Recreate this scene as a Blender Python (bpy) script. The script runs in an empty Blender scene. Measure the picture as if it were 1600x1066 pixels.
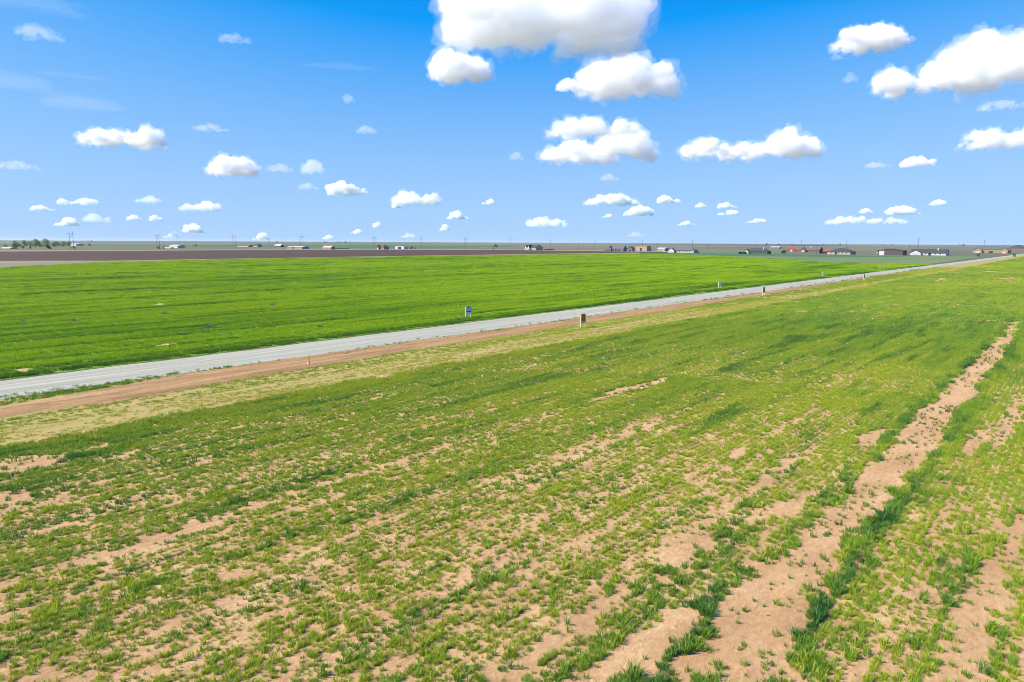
import bpy, bmesh, math, random
import numpy as np
from mathutils import Vector, Matrix

scene = bpy.context.scene
C = scene.collection
R = math.radians
random.seed(7)
rng = np.random.default_rng(11)

# ------------------------------------------------------------------ camera
CAM_H = 12.0
FPX = 1067.0                                    # focal length in pixels of the 1600 px wide photograph
PITCH = math.atan((533 - 378.4) / FPX)
ROLL = R(0.27)
_R = np.array([math.cos(ROLL), 0, math.sin(ROLL)])
_F = np.array([0, math.cos(PITCH), -math.sin(PITCH)])
_F = _F - _R * _F.dot(_R); _F /= np.linalg.norm(_F)
_U = np.cross(_R, _F)
cam = bpy.data.cameras.new('camera')
cam.sensor_width = 36.0
cam.lens = 36.0 * FPX / 1600.0
cam.clip_start = 0.5
cam.clip_end = 300000
camo = bpy.data.objects.new('camera', cam)
C.objects.link(camo)
camo.matrix_world = Matrix(((_R[0], _U[0], -_F[0], 0), (_R[1], _U[1], -_F[1], 0), (_R[2], _U[2], -_F[2], CAM_H), (0, 0, 0, 1)))
scene.camera = camo

# ------------------------------------------------------------------ sky, sun, exposure
SUN_EL, SUN_AZ = R(43), math.atan2(-0.97, -0.22)   # the sun stands to the left, a little behind the camera
world = bpy.data.worlds.new('World')
scene.world = world
world.use_nodes = True
wn, wl = world.node_tree.nodes, world.node_tree.links
sky = wn.new('ShaderNodeTexSky')
sky.sky_type = 'NISHITA'
sky.sun_disc = False
sky.sun_elevation = SUN_EL
sky.sun_rotation = SUN_AZ
sky.altitude = 900
sky.air_density = 1.0
sky.dust_density = 0.0
sky.ozone_density = 3.0
# the photograph's sky is graded to a deep, even blue: one curve per channel over the whole dome
sep = wn.new('ShaderNodeSeparateColor'); com = wn.new('ShaderNodeCombineColor')
wl.new(sky.outputs[0], sep.inputs[0])
def wmath(op, a, b):
    m = wn.new('ShaderNodeMath'); m.operation = op
    for i_, q in ((0, a), (1, b)):
        if isinstance(q, (int, float)): m.inputs[i_].default_value = q
        else: wl.new(q, m.inputs[i_])
    return m.outputs[0]
def fade(ch, a, b, lo): return wmath('MAXIMUM', wmath('SUBTRACT', a, wmath('DIVIDE', b, wmath('MAXIMUM', sep.outputs[ch], 0.05))), lo)
red = fade(0, 2.75, 3.85, 0.03)
grn = fade(1, 4.20, 5.95, 1.1)
blu = wmath('MULTIPLY', wmath('POWER', sep.outputs[2], 0.1), 4.28)
wl.new(red, com.inputs[0]); wl.new(grn, com.inputs[1]); wl.new(blu, com.inputs[2])
wl.new(com.outputs[0], wn['Background'].inputs[0])
wn['Background'].inputs[1].default_value = 0.1
sun = bpy.data.lights.new('sun', 'SUN')
sun.energy = 4.9
sun.angle = R(0.53)
sun.color = (1.0, 0.945, 0.84)
suno = bpy.data.objects.new('sun', sun)
C.objects.link(suno)
sdir = Vector((math.sin(SUN_AZ) * math.cos(SUN_EL), math.cos(SUN_AZ) * math.cos(SUN_EL), math.sin(SUN_EL)))
suno.rotation_euler = sdir.to_track_quat('Z', 'Y').to_euler()
suno.location = (-60, -20, 80)
vs = scene.view_settings
vs.view_transform = 'Standard'; vs.look = 'None'; vs.gamma = 1.0; vs.use_curve_mapping = False
vs.exposure = 0.95
cy = scene.cycles
cy.use_denoising = True
cy.max_bounces = 26; cy.diffuse_bounces = 3; cy.glossy_bounces = 2; cy.transmission_bounces = 4
cy.transparent_max_bounces = 8; cy.volume_bounces = 24
cy.caustics_reflective = False; cy.caustics_refractive = False
cy.sample_clamp_indirect = 6
cy.filter_width = 0.9

# ------------------------------------------------------------------ helpers
def ray(x, y):
    return _R * (x - 800) / FPX - _U * (y - 533) / FPX + _F
def at(x, y, z=0.0):                             # where the sight line of a photo point meets height z
    d = ray(x, y); t = (z - CAM_H) / d[2]
    return Vector((d[0] * t, d[1] * t, z))
def at_dist(x, dist, z=0.0):                     # ground point in a direction at a distance
    d = ray(x, 380); n = math.hypot(d[0], d[1])
    return Vector((d[0] / n * dist, d[1] / n * dist, z))
A = R(40.2)                                      # bearing of the road: all fields and lots follow it
DU = np.array([math.sin(A), math.cos(A)])        # along the road
DV = np.array([math.cos(A), -math.sin(A)])       # across it, to the right
def uv2xy(u, v): return np.stack([u * DU[0] + v * DV[0], u * DU[1] + v * DV[1]], -1)
def xy2uv(x, y): return x * DU[0] + y * DU[1], x * DV[0] + y * DV[1]
def puv(x, y):
    p = at(x, y); return xy2uv(p.x, p.y)

def _hash(ix, iy, s):
    h = (ix.astype(np.int64) * 374761393 + iy.astype(np.int64) * 668265263 + s * 974711) & 0x7fffffff
    h = ((h ^ (h >> 13)) * 1274126177) & 0x7fffffff
    return ((h ^ (h >> 16)) & 0xffff) / 65535.0
def vnoise(x, y, s=0):
    x = np.asarray(x, float); y = np.asarray(y, float)
    ix, iy = np.floor(x), np.floor(y); fx, fy = x - ix, y - iy
    fx = fx * fx * (3 - 2 * fx); fy = fy * fy * (3 - 2 * fy)
    a, b = _hash(ix, iy, s), _hash(ix + 1, iy, s); c, d = _hash(ix, iy + 1, s), _hash(ix + 1, iy + 1, s)
    return (a * (1 - fx) + b * fx) * (1 - fy) + (c * (1 - fx) + d * fx) * fy
def fbm(x, y, s=0, o=4):
    t, a, n = 0, 0.5, 0
    for k in range(o):
        t = t + a * vnoise(x, y, s + k * 17); n += a; a *= 0.5; x = x * 2.03; y = y * 2.03
    return t / n
def sstep(a, b, x):
    t = np.clip((x - a) / (b - a), 0, 1); return t * t * (3 - 2 * t)

def tag(o, label=None, cat=None, group=None, kind=None):
    if label: o['label'] = label
    if cat: o['category'] = cat
    if group: o['group'] = group
    if kind: o['kind'] = kind
    return o
def mesh_obj(name, verts, faces, mat, parent=None, smooth=False):
    me = bpy.data.meshes.new(name)
    me.from_pydata([tuple(v) for v in verts], [], faces)
    if smooth: me.polygons.foreach_set('use_smooth', [True] * len(me.polygons))
    if mat: me.materials.append(mat)
    o = bpy.data.objects.new(name, me); C.objects.link(o)
    if parent: o.parent = parent
    return o
def empty(name, loc, rz=0):
    o = bpy.data.objects.new(name, None); C.objects.link(o)
    o.location = loc; o.rotation_euler = (0, 0, rz); o.empty_display_size = 0.5
    return o
class MB:
    def __init__(s): s.v = []; s.f = []
    def add(s, v, f):
        n = len(s.v); s.v += [tuple(p) for p in v]; s.f += [tuple(i + n for i in q) for q in f]; return s
    def box(s, x0, x1, y0, y1, z0, z1):
        return s.add([(x0, y0, z0), (x1, y0, z0), (x1, y1, z0), (x0, y1, z0), (x0, y0, z1), (x1, y0, z1), (x1, y1, z1), (x0, y1, z1)],
                     [(3, 2, 1, 0), (4, 5, 6, 7), (0, 1, 5, 4), (1, 2, 6, 5), (2, 3, 7, 6), (3, 0, 4, 7)])
    def tube(s, pts, rad, n=8):
        pts = [Vector(p) for p in pts]; rings = []
        for i, p in enumerate(pts):
            d = (pts[min(i + 1, len(pts) - 1)] - pts[max(i - 1, 0)]).normalized()
            q = d.to_track_quat('Z', 'Y'); r = rad[i] if isinstance(rad, (list, tuple)) else rad
            rings.append([p + q @ Vector((math.cos(2 * math.pi * k / n) * r, math.sin(2 * math.pi * k / n) * r, 0)) for k in range(n)])
        v = [x for g in rings for x in g]; f = []
        for i in range(len(rings) - 1):
            for k in range(n): f.append((i * n + k, i * n + (k + 1) % n, (i + 1) * n + (k + 1) % n, (i + 1) * n + k))
        f.append(tuple(range(n - 1, -1, -1))); f.append(tuple((len(rings) - 1) * n + k for k in range(n)))
        return s.add(v, f)
    def prism(s, prof, y0, y1):                  # closed x-z profile (counter-clockwise seen from -y) pushed along y
        n = len(prof); v = [(x, y0, z) for x, z in prof] + [(x, y1, z) for x, z in prof]
        f = [tuple(range(n)), tuple(range(2 * n - 1, n - 1, -1))] + [(i, i + n, (i + 1) % n + n, (i + 1) % n) for i in range(n)]
        return s.add(v, f)
    def build(s, name, mat, parent=None, smooth=False): return mesh_obj(name, s.v, s.f, mat, parent, smooth)

# ------------------------------------------------------------------ materials
class NT:
    def __init__(s, name):
        s.m = bpy.data.materials.new(name); s.m.use_nodes = True
        s.n, s.l = s.m.node_tree.nodes, s.m.node_tree.links
        s.b = s.n['Principled BSDF']; s.out = s.n['Material Output']
        s.b.inputs['Specular IOR Level'].default_value = 0.2; s.b.inputs['Roughness'].default_value = 0.9
    def node(s, t, **k):
        n = s.n.new(t)
        for a, b in k.items(): setattr(n, a, b)
        return n
    def uv(s, su=1.0, sv=1.0, su_off=0):         # world position turned into along-road / across-road metres and scaled
        if not hasattr(s, '_g'): s._g = s.node('ShaderNodeNewGeometry')
        r = s.node('ShaderNodeVectorRotate', rotation_type='Z_AXIS'); r.inputs['Angle'].default_value = -(math.pi / 2 - A)
        s.l.new(s._g.outputs['Position'], r.inputs['Vector'])
        m = s.node('ShaderNodeVectorMath', operation='MULTIPLY'); m.inputs[1].default_value = (su, sv, 1)
        s.l.new(r.outputs[0], m.inputs[0])
        a = s.node('ShaderNodeVectorMath', operation='ADD'); a.inputs[1].default_value = (su_off, su_off * 1.7, 0)
        s.l.new(m.outputs[0], a.inputs[0])
        return a.outputs[0]
    def noise(s, vec, scale=1.0, detail=4, rough=0.55):
        n = s.node('ShaderNodeTexNoise'); n.inputs['Scale'].default_value = scale
        n.inputs['Detail'].default_value = detail; n.inputs['Roughness'].default_value = rough
        if vec is not None: s.l.new(vec, n.inputs['Vector'])
        return n.outputs[0]
    def ramp(s, fac, stops):
        r = s.node('ShaderNodeValToRGB'); e = r.color_ramp.elements
        while len(e) < len(stops): e.new(0.5)
        for el, (p, c) in zip(e, stops):
            el.position = p; el.color = (*c, 1) if len(c) == 3 else c
        s.l.new(fac, r.inputs[0]); return r.outputs[0]
    def mix(s, fac, a, b, mode='MIX'):
        m = s.node('ShaderNodeMix', data_type='RGBA', blend_type=mode)
        for i, x in ((0, fac), (6, a), (7, b)):
            if isinstance(x, (int, float)): m.inputs[i].default_value = x
            elif isinstance(x, tuple): m.inputs[i].default_value = (*x, 1)
            else: s.l.new(x, m.inputs[i])
        return m.outputs[2]
    def math(s, op, a, b=0.0, clamp=False):
        m = s.node('ShaderNodeMath', operation=op); m.use_clamp = clamp
        for i, x in ((0, a), (1, b)):
            if isinstance(x, (int, float)): m.inputs[i].default_value = x
            else: s.l.new(x, m.inputs[i])
        return m.outputs[0]
    def mrange(s, x, a, b, c=0.0, d=1.0):
        m = s.node('ShaderNodeMapRange'); s.l.new(x, m.inputs[0])
        for i, q in enumerate((a, b, c, d)): m.inputs[i + 1].default_value = q
        return m.outputs[0]
    def color(s, c): s.l.new(c, s.b.inputs['Base Color']); return s
    def bump(s, h, dist, strength=1.0):
        b = s.node('ShaderNodeBump'); b.inputs['Distance'].default_value = dist; b.inputs['Strength'].default_value = strength
        s.l.new(h, b.inputs['Height']); s.l.new(b.outputs[0], s.b.inputs['Normal']); return s
def bw(x): return (x, x, x)

def m_soil():
    t = NT('sandy_soil')
    a = t.noise(t.uv(0.25, 0.6), 1, 5); b = t.noise(t.uv(3, 5, 9), 1, 5, 0.65); c = t.noise(t.uv(0.05, 0.12, 4), 1, 3)
    col = t.ramp(a, [(0.3, (0.41, 0.246, 0.108)), (0.5, (0.51, 0.318, 0.148)), (0.7, (0.60, 0.388, 0.192))])
    col = t.mix(t.mrange(b, 0.35, 0.68), t.mix(1.0, col, (0.72, 0.66, 0.62), 'MULTIPLY'), col)
    col = t.mix(t.mrange(c, 0.5, 0.75, 0, 0.5), col, (0.37, 0.20, 0.088))
    t.color(col).bump(t.noise(t.uv(7, 12, 3), 1, 6, 0.7), 0.08, 0.9); return t.m
def m_cropground():  # green of the short crop understory, darker mottling at random
    t = NT('green_crop_ground')
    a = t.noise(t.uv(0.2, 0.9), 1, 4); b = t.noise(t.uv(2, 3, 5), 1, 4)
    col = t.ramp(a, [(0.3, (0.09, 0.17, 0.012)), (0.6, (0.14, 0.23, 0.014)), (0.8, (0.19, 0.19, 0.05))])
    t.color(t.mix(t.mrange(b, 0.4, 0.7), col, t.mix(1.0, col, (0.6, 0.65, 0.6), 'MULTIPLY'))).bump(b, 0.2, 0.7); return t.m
def m_gravel():
    t = NT('pale_gravel')
    a = t.noise(t.uv(0.035, 1.6), 1, 4, 0.6); b = t.noise(t.uv(3, 6, 7), 1, 5, 0.7); c = t.noise(t.uv(0.12, 0.35, 2), 1, 4)
    col = t.ramp(a, [(0.28, (0.235, 0.223, 0.160)), (0.5, (0.325, 0.310, 0.228)), (0.72, (0.45, 0.430, 0.325))])
    col = t.mix(t.mrange(b, 0.3, 0.7, 0, 0.5), col, (0.19, 0.185, 0.15)); col = t.mix(t.mrange(c, 0.5, 0.78, 0, 0.4), col, (0.33, 0.305, 0.235))
    t.color(col).bump(b, 0.03, 0.8); return t.m
def m_dirt():
    t = NT('red_dirt')
    a = t.noise(t.uv(0.08, 1.3), 1, 5, 0.6); b = t.noise(t.uv(2.5, 5, 7), 1, 5, 0.7)
    col = t.ramp(a, [(0.28, (0.20, 0.110, 0.042)), (0.5, (0.32, 0.195, 0.078)), (0.72, (0.43, 0.285, 0.125))])
    t.color(t.mix(t.mrange(b, 0.35, 0.7, 0, 0.6), col, (0.20, 0.092, 0.044))).bump(b, 0.06, 0.9); return t.m
def m_verge():
    t = NT('dry_verge')
    a = t.noise(t.uv(0.06, 0.7), 1, 4); b = t.noise(t.uv(2, 4, 7), 1, 5, 0.7)
    col = t.ramp(a, [(0.3, (0.24, 0.18, 0.055)), (0.5, (0.33, 0.245, 0.080)), (0.7, (0.38, 0.25, 0.12))])
    t.color(t.mix(t.mrange(b, 0.4, 0.7, 0, 0.6), col, (0.19, 0.20, 0.03))).bump(b, 0.06, 0.8); return t.m
def m_plough():
    t = NT('ploughed_earth')
    a = t.noise(t.uv(0.004, 0.03), 1, 4); b = t.noise(t.uv(0.02, 0.25, 3), 1, 4)
    col = t.ramp(a, [(0.3, (0.0581, 0.0306, 0.0156)), (0.6, (0.0759, 0.0408, 0.0210)), (0.8, (0.1056, 0.0612, 0.0330))])
    t.color(t.mix(t.mrange(b, 0.35, 0.7, 0, 0.5), col, (0.0436, 0.0245, 0.0150))).bump(b, 0.3, 0.6); return t.m
def m_pasture():
    t = NT('dry_pasture')
    a = t.noise(t.uv(0.0006, 0.0022), 1, 4, 0.6); b = t.noise(t.uv(0.01, 0.03, 3), 1, 5, 0.65); c = t.noise(t.uv(0.00025, 0.0005, 6), 1, 3)
    col = t.ramp(a, [(0.30, (0.0664, 0.0911, 0.0429)), (0.45, (0.1210, 0.1138, 0.0627)), (0.6, (0.1601, 0.1328, 0.0759)), (0.75, (0.0937, 0.1025, 0.0528))])
    col = t.mix(t.mrange(b, 0.4, 0.7, 0, 0.55), col, (0.0742, 0.0835, 0.0396))
    col = t.mix(t.mrange(c, 0.5, 0.62, 0, 0.6), col, (0.0586, 0.0911, 0.0396))
    t.color(col).bump(b, 1.0, 0.5); return t.m
def m_field(name, c1, c2):
    t = NT(name)
    a = t.noise(t.uv(0.004, 0.02), 1, 4); b = t.noise(t.uv(0.05, 0.15, 3), 1, 4)
    t.color(t.mix(t.mrange(t.math('ADD', a, t.math('MULTIPLY', b, 0.5)), 0.5, 1.0), c1, c2)).bump(b, 0.5, 0.5); return t.m
def leafshader(t, col, trans=0.35):
    t.color(col); t.b.inputs['Roughness'].default_value = 0.55; t.b.inputs['Specular IOR Level'].default_value = 0.25
    tr = t.node('ShaderNodeBsdfTranslucent'); t.l.new(col, tr.inputs[0])
    mx = t.node('ShaderNodeMixShader'); mx.inputs[0].default_value = trans
    t.l.new(t.b.outputs[0], mx.inputs[1]); t.l.new(tr.outputs[0], mx.inputs[2]); t.l.new(mx.outputs[0], t.out.inputs[0])
    return t.m
def m_wheat(name, light, mid, dark, big=0.012, cut=0.0):
    t = NT(name)
    at_ = t.node('ShaderNodeAttribute', attribute_type='INSTANCER', attribute_name='tint')
    a = t.noise(t.uv(big, big * 3.2, 2), 1, 3); b = t.noise(t.uv(0.12, 0.9, 5), 1, 3); c = t.noise(t.uv(1.5, 2.5, 8), 1, 2)
    f = t.math('ADD', t.math('ADD', t.math('MULTIPLY', t.math('SUBTRACT', a, 0.5), 1.3), t.math('MULTIPLY', t.math('SUBTRACT', b, 0.5), 0.9)),
               t.math('MULTIPLY', t.math('SUBTRACT', c, 0.5), 0.5))
    e = t.noise(t.uv(22, 27, 3), 1, 1); f = t.math('ADD', f, t.math('MULTIPLY', t.math('SUBTRACT', e, 0.5), 0.55))
    f = t.math('ADD', t.math('ADD', f, at_.outputs['Fac']), cut)
    return leafshader(t, t.ramp(f, [(0.0, light), (0.45, mid), (1.0, dark)]))
def m_plain(name, c, rough=0.85, var=0.25, scale=1.5, metal=0.0, spec=0.3):
    t = NT(name); tc = t.node('ShaderNodeTexCoord')
    n = t.noise(tc.outputs['Object'], scale, 5, 0.6)
    t.color(t.mix(t.mrange(n, 0.3, 0.7, 0, var), c, tuple(x * 0.55 for x in c)))
    t.b.inputs['Roughness'].default_value = rough; t.b.inputs['Metallic'].default_value = metal; t.b.inputs['Specular IOR Level'].default_value = spec
    return t.m
def m_leaf(name, c1, c2):
    t = NT(name); g = t.node('ShaderNodeNewGeometry')
    n = t.noise(g.outputs['Position'], 0.9, 3)
    return leafshader(t, t.mix(t.mrange(n, 0.35, 0.65), c1, c2), 0.3)

M = dict(
    soil=m_soil(), cropground=m_cropground(), gravel=m_gravel(), dirt=m_dirt(), verge=m_verge(), plough=m_plough(), pasture=m_pasture(),
    fargreen=m_field('far_green', (0.030, 0.10, 0.030), (0.05, 0.135, 0.045)),
    meadow=m_field('meadow', (0.085, 0.14, 0.035), (0.155, 0.165, 0.07)),
    pale=m_field('pale_stubble', (0.25, 0.19, 0.105), (0.155, 0.145, 0.075)),
    wheat=m_wheat('wheat_leaf', (0.37, 0.43, 0.032), (0.205, 0.33, 0.030), (0.058, 0.165, 0.034)),
    wheat_far=m_wheat('lush_wheat_leaf', (0.32, 0.45, 0.006), (0.195, 0.345, 0.006), (0.055, 0.15, 0.012), 0.006),
    vergegrass=m_wheat('verge_grass', (0.46, 0.42, 0.08), (0.34, 0.40, 0.035), (0.15, 0.27, 0.025)),
)

# ------------------------------------------------------------------ the ground and the fields
def sheet(name, pts, z, mat, parent=None):
    o = mesh_obj(name, [(p[0], p[1], z) for p in pts], [tuple(range(len(pts)))], mat)
    return tag(o, kind='structure')
gv = [(16000 * math.cos(2 * math.pi * k / 160), 16000 * math.sin(2 * math.pi * k / 160)) for k in range(160)]
sheet('ground', gv, 0.0, M['pasture'])
P2 = lambda L: [tuple(at(x, y))[:2] for x, y in L]
# far crop fields and stubble behind the ploughed field
sheet('far_green_field', P2([(-160, 381.4), (120, 382.0), (330, 382.8), (640, 382.6), (640, 385.8), (470, 386.0), (330, 385.6), (130, 383.9), (-160, 382.9)]), 0.05, M['fargreen'])
sheet('green_field_strip', P2([(520, 384.4), (800, 383.8), (830, 384.6), (700, 387.6), (560, 388.4)]), 0.08, M['fargreen'])
sheet('stubble_strip', P2([(-160, 391.6), (0, 391.3), (160, 391.0), (560, 389.0), (860, 390.4), (1050, 392.6), (1050, 394.0), (860, 392.0), (560, 391.2), (160, 393.2), (-160, 394.6)]), 0.05, M['pale'])
sheet('ploughed_field', P2([(-160, 393.8), (0, 393.2), (160, 392.6), (320, 391.4), (560, 390.4), (800, 391.0), (900, 392.4), (1060, 394.2), (1060, 395.2), (870, 396.8), (620, 400.3), (300, 405.0), (160, 408.0), (60, 408.0), (-160, 409.0)]), 0.08, M['plough'])
sheet('field_margin', P2([(-160, 408.8), (60, 407.8), (170, 407.8), (620, 400.2), (870, 396.6), (1000, 395.0), (1000, 397.0), (620, 401.6), (160, 411.0), (-160, 428)]), 0.11, M['pale'])
sheet('meadow', P2([(1000, 395.6), (1130, 396.6), (1300, 398.6), (1440, 400.2), (1540, 401.2), (1400, 419.6), (1300, 413.0), (1180, 405.0), (1000, 398.5)]), 0.06, M['meadow'])
sheet('green_field_beyond', P2([(980, 395.4), (1120, 396.2), (1300, 398.6), (1460, 402.2), (1330, 401.5), (1180, 400.6), (1000, 398.6)]), 0.09, M['fargreen'])
FAR_EDGE = [(-200, 432), (0, 419.0), (100, 413.4), (160, 410.4), (300, 406.4), (620, 401.2), (870, 397.8), (1000, 396.8), (1090, 398.5), (1180, 403.0), (1290, 410.6), (1420, 412.6)]
FE = [puv(x, y) for x, y in FAR_EDGE]
far_poly = [tuple(uv2xy(np.array(u), np.array(v))) for u, v in FE]
ue = FE[-1][0]
far_poly += [tuple(uv2xy(np.array(ue - 6), np.array(-71.0))), tuple(uv2xy(np.array(-160.0), np.array(-71.0)))]
sheet('wheat_field_ground', far_poly, 0.02, M['cropground'])

def strip(name, us, v0, v1, nv, zf, mat, amp=0.0):
    V, F = [], []
    for u in us:
        a, b = v0(u), v1(u)
        for k in range(nv + 1):
            v = a + (b - a) * k / nv
            x, y = uv2xy(np.array(u), np.array(v)); V.append((x, y, zf(u, v, k / nv)))
    n = nv + 1
    for i in range(len(us) - 1):
        for k in range(nv): F.append((i * n + k, i * n + k + 1, (i + 1) * n + k + 1, (i + 1) * n + k))
    return tag(mesh_obj(name, V, F, mat, smooth=True), kind='structure')
def wob(u, s, L=6.0, a=0.5): return float(fbm(np.array(u / L), np.array(s * 3.7), s) - 0.5) * 2 * a
def steps(u0, u1, fine, du1, du2):
    L = []; u = u0
    while u < u1: L.append(u); u += du1 if u < fine else du2
    return L + [u1]
# soil of the near field: a flat sheet to the far end, and its near part shaped with furrows and clods
sheet('near_field_soil', [tuple(uv2xy(np.array(float(u)), np.array(float(v)))) for u, v in [(-120, -48.5), (1150, -56), (1150, 420), (-120, 420)]], 0.004, M['soil'])
U0, U1, V0, V1, ST = -28.0, 78.0, -46.0, 34.0, 0.26
gu, gvv = np.arange(U0, U1, ST), np.arange(V0, V1, ST)
UU, VV = np.meshgrid(gu, gvv, indexing='ij')
hh = 0.05 * (fbm(UU / 5, VV / 0.8, 3, 4) - 0.35) + 0.05 * (fbm(UU / 0.7, VV / 0.5, 5, 3) - 0.35) + 0.05
edge = np.minimum(np.minimum(UU - U0, U1 - ST - UU), np.minimum(VV - V0, V1 - ST - VV))
hh = 0.008 + hh * sstep(0, 3, edge)
XY = uv2xy(UU, VV)
nu, nv_ = UU.shape
vv = np.concatenate([XY, hh[..., None]], -1).reshape(-1, 3)
idx = np.arange(nu * nv_).reshape(nu, nv_)
ff = np.stack([idx[:-1, :-1], idx[1:, :-1], idx[1:, 1:], idx[:-1, 1:]], -1).reshape(-1, 4)[:, ::-1]
me = bpy.data.meshes.new('near_field_furrows'); me.from_pydata(vv.tolist(), [], ff.tolist()); me.materials.append(M['soil'])
me.polygons.foreach_set('use_smooth', [True] * len(me.polygons))
o = bpy.data.objects.new('near_field_furrows', me); C.objects.link(o); tag(o, kind='structure')

ROAD_U = steps(-140, 1150, 260, 0.8, 6)
strip('gravel_road', ROAD_U, lambda u: -70.4 + wob(u, 1, 5, 0.45) + wob(u, 11, 0.9, 0.12), lambda u: -62.2 + wob(u, 2, 6, 0.5) + wob(u, 12, 0.9, 0.12), 12,
      lambda u, v, t: 0.03 + 0.12 * (1 - abs(2 * t - 1) ** 2.5) + 0.03 * float(fbm(np.array(u / 40), np.array(v / 0.8), 37, 3) - 0.5), M['gravel'])
def dirt_z(u, v, t):
    e = min(t, 1 - t) * 2
    return 0.012 + min(1, e * 3) * (0.22 * float(fbm(np.array(u / 7), np.array(v / 0.55), 31, 3)) + 0.10 * float(vnoise(np.array(u * 1.2), np.array(v * 2.0), 33)) - 0.06)
strip('dirt_track', steps(-60, 420, 160, 0.6, 4), lambda u: -62.3 + 3.2 * (1 - min(1, max(0, (u - 10) / 20))) + wob(u, 3, 4, 0.5), lambda u: -57.0 + 2.0 * (1 - min(1, max(0, (u - 10) / 40))) + wob(u, 4, 7, 1.1) - 3.0 * max(0, min(1, (u - 110) / 160)), 22, dirt_z, M['dirt'])
strip('mown_verge', steps(-120, 1150, 200, 1.2, 8), lambda u: -62.6, lambda u: -48.0 - max(0, (u - 120)) * 0.0075 + wob(u, 6, 5, 0.5), 8, lambda u, v, t: 0.0075 + 0.0, M['verge'])

# ------------------------------------------------------------------ crops: blades, tufts and patches
def blades_mesh(name, n, rad, hmin, hmax, w, lean, mat, square=False, seed=0):
    r = np.random.default_rng(seed); V, F = [], []
    for i in range(n):
        if square: cx, cyy = (r.random(2) - 0.5) * 2 * rad
        else:
            q = rad * math.sqrt(r.random()) ; th = r.random() * 6.283; cx, cyy = q * math.cos(th), q * math.sin(th)
        h = hmin + (hmax - hmin) * r.random()
        if not square: h *= 1 - 0.35 * (math.hypot(cx, cyy) / rad)
        yaw = r.random() * 6.283; la = (math.atan2(cyy, cx) if not square else r.random() * 6.283) + r.normal() * 0.7
        L = lean * (0.3 + r.random()) * h
        wx, wy = math.cos(yaw) * w / 2, math.sin(yaw) * w / 2
        lx, ly = math.cos(la) * L, math.sin(la) * L
        b = len(V)
        V += [(cx - wx * .7, cyy - wy * .7, -0.03), (cx + wx * .7, cyy + wy * .7, -0.03),
              (cx + lx * .35 + wx, cyy + ly * .35 + wy, h * .6), (cx + lx * .35 - wx, cyy + ly * .35 - wy, h * .6), (cx + lx, cyy + ly, h)]
        F += [(b, b + 1, b + 2, b + 3), (b + 3, b + 2, b + 4)]
    me = bpy.data.meshes.new(name); me.from_pydata(V, [], F); me.materials.append(mat)
    return me
def proto_collection(name, meshes):
    c = bpy.data.collections.new(name)
    for i, me in enumerate(meshes):
        o = bpy.data.objects.new('%s_%02d' % (name, i), me); c.objects.link(o)
    return c
def scatter(name, coll, pts, rot, scl, kind, tint, mat):
    me = bpy.data.meshes.new(name); n = len(pts)
    me.vertices.add(n); me.vertices.foreach_set('co', np.asarray(pts, np.float32).ravel())
    for nm, ty, arr in (('rot', 'FLOAT_VECTOR', rot), ('scl', 'FLOAT_VECTOR', scl), ('knd', 'INT', kind), ('tint', 'FLOAT', tint)):
        a = me.attributes.new(nm, ty, 'POINT')
        a.data.foreach_set('vector' if ty == 'FLOAT_VECTOR' else 'value', np.asarray(arr, np.int32 if ty == 'INT' else np.float32).ravel())
    me.materials.append(mat)
    o = bpy.data.objects.new(name, me); C.objects.link(o)
    g = bpy.data.node_groups.new(name + '_scatter', 'GeometryNodeTree')
    g.interface.new_socket('Geometry', in_out='INPUT', socket_type='NodeSocketGeometry'); g.interface.new_socket('Geometry', in_out='OUTPUT', socket_type='NodeSocketGeometry')
    N, L = g.nodes, g.links
    gi, go = N.new('NodeGroupInput'), N.new('NodeGroupOutput')
    ci = N.new('GeometryNodeCollectionInfo'); ci.inputs['Collection'].default_value = coll
    ci.inputs['Separate Children'].default_value = True; ci.inputs['Reset Children'].default_value = True
    ip = N.new('GeometryNodeInstanceOnPoints'); ip.inputs['Pick Instance'].default_value = True
    def na(nm, ty):
        q = N.new('GeometryNodeInputNamedAttribute'); q.data_type = ty; q.inputs['Name'].default_value = nm
        return q.outputs['Attribute']
    er = N.new('FunctionNodeEulerToRotation')
    L.new(gi.outputs[0], ip.inputs['Points']); L.new(ci.outputs[0], ip.inputs['Instance'])
    L.new(na('knd', 'INT'), ip.inputs['Instance Index']); L.new(na('rot', 'FLOAT_VECTOR'), er.inputs[0]); L.new(er.outputs[0], ip.inputs['Rotation'])
    L.new(na('scl', 'FLOAT_VECTOR'), ip.inputs['Scale']); L.new(ip.outputs[0], go.inputs[0])
    mod = o.modifiers.new('scatter', 'NODES'); mod.node_group = g
    return o

def inframe(x, y, mx=90, my=130):                # roughly what the photograph shows, with a margin all round
    dx, dy = x, y
    cxp = dx * _R[0] + dy * _R[1] - CAM_H * _R[2]; cyp = dx * _U[0] + dy * _U[1] - CAM_H * _U[2]; czp = dx * _F[0] + dy * _F[1] - CAM_H * _F[2]
    czp = np.maximum(czp, 0.01)
    px = 800 + FPX * cxp / czp; py = 533 - FPX * cyp / czp
    return (px > -mx) & (px < 1600 + mx) & (py < 1066 + my) & (czp > 1)
def candidates(d0, d1, per_m2):                  # random ground points between two distances from the camera position
    a0, a1 = R(-42), R(42); area = (a1 - a0) / 2 * (d1 * d1 - d0 * d0)
    n = int(area * per_m2)
    d = np.sqrt(d0 * d0 + (d1 * d1 - d0 * d0) * rng.random(n)); t = a0 + (a1 - a0) * rng.random(n)
    x, y = d * np.sin(t), d * np.cos(t); k = inframe(x, y); x, y, d = x[k], y[k], d[k]
    u, v = xy2uv(x, y); return x, y, d, u, v

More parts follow.
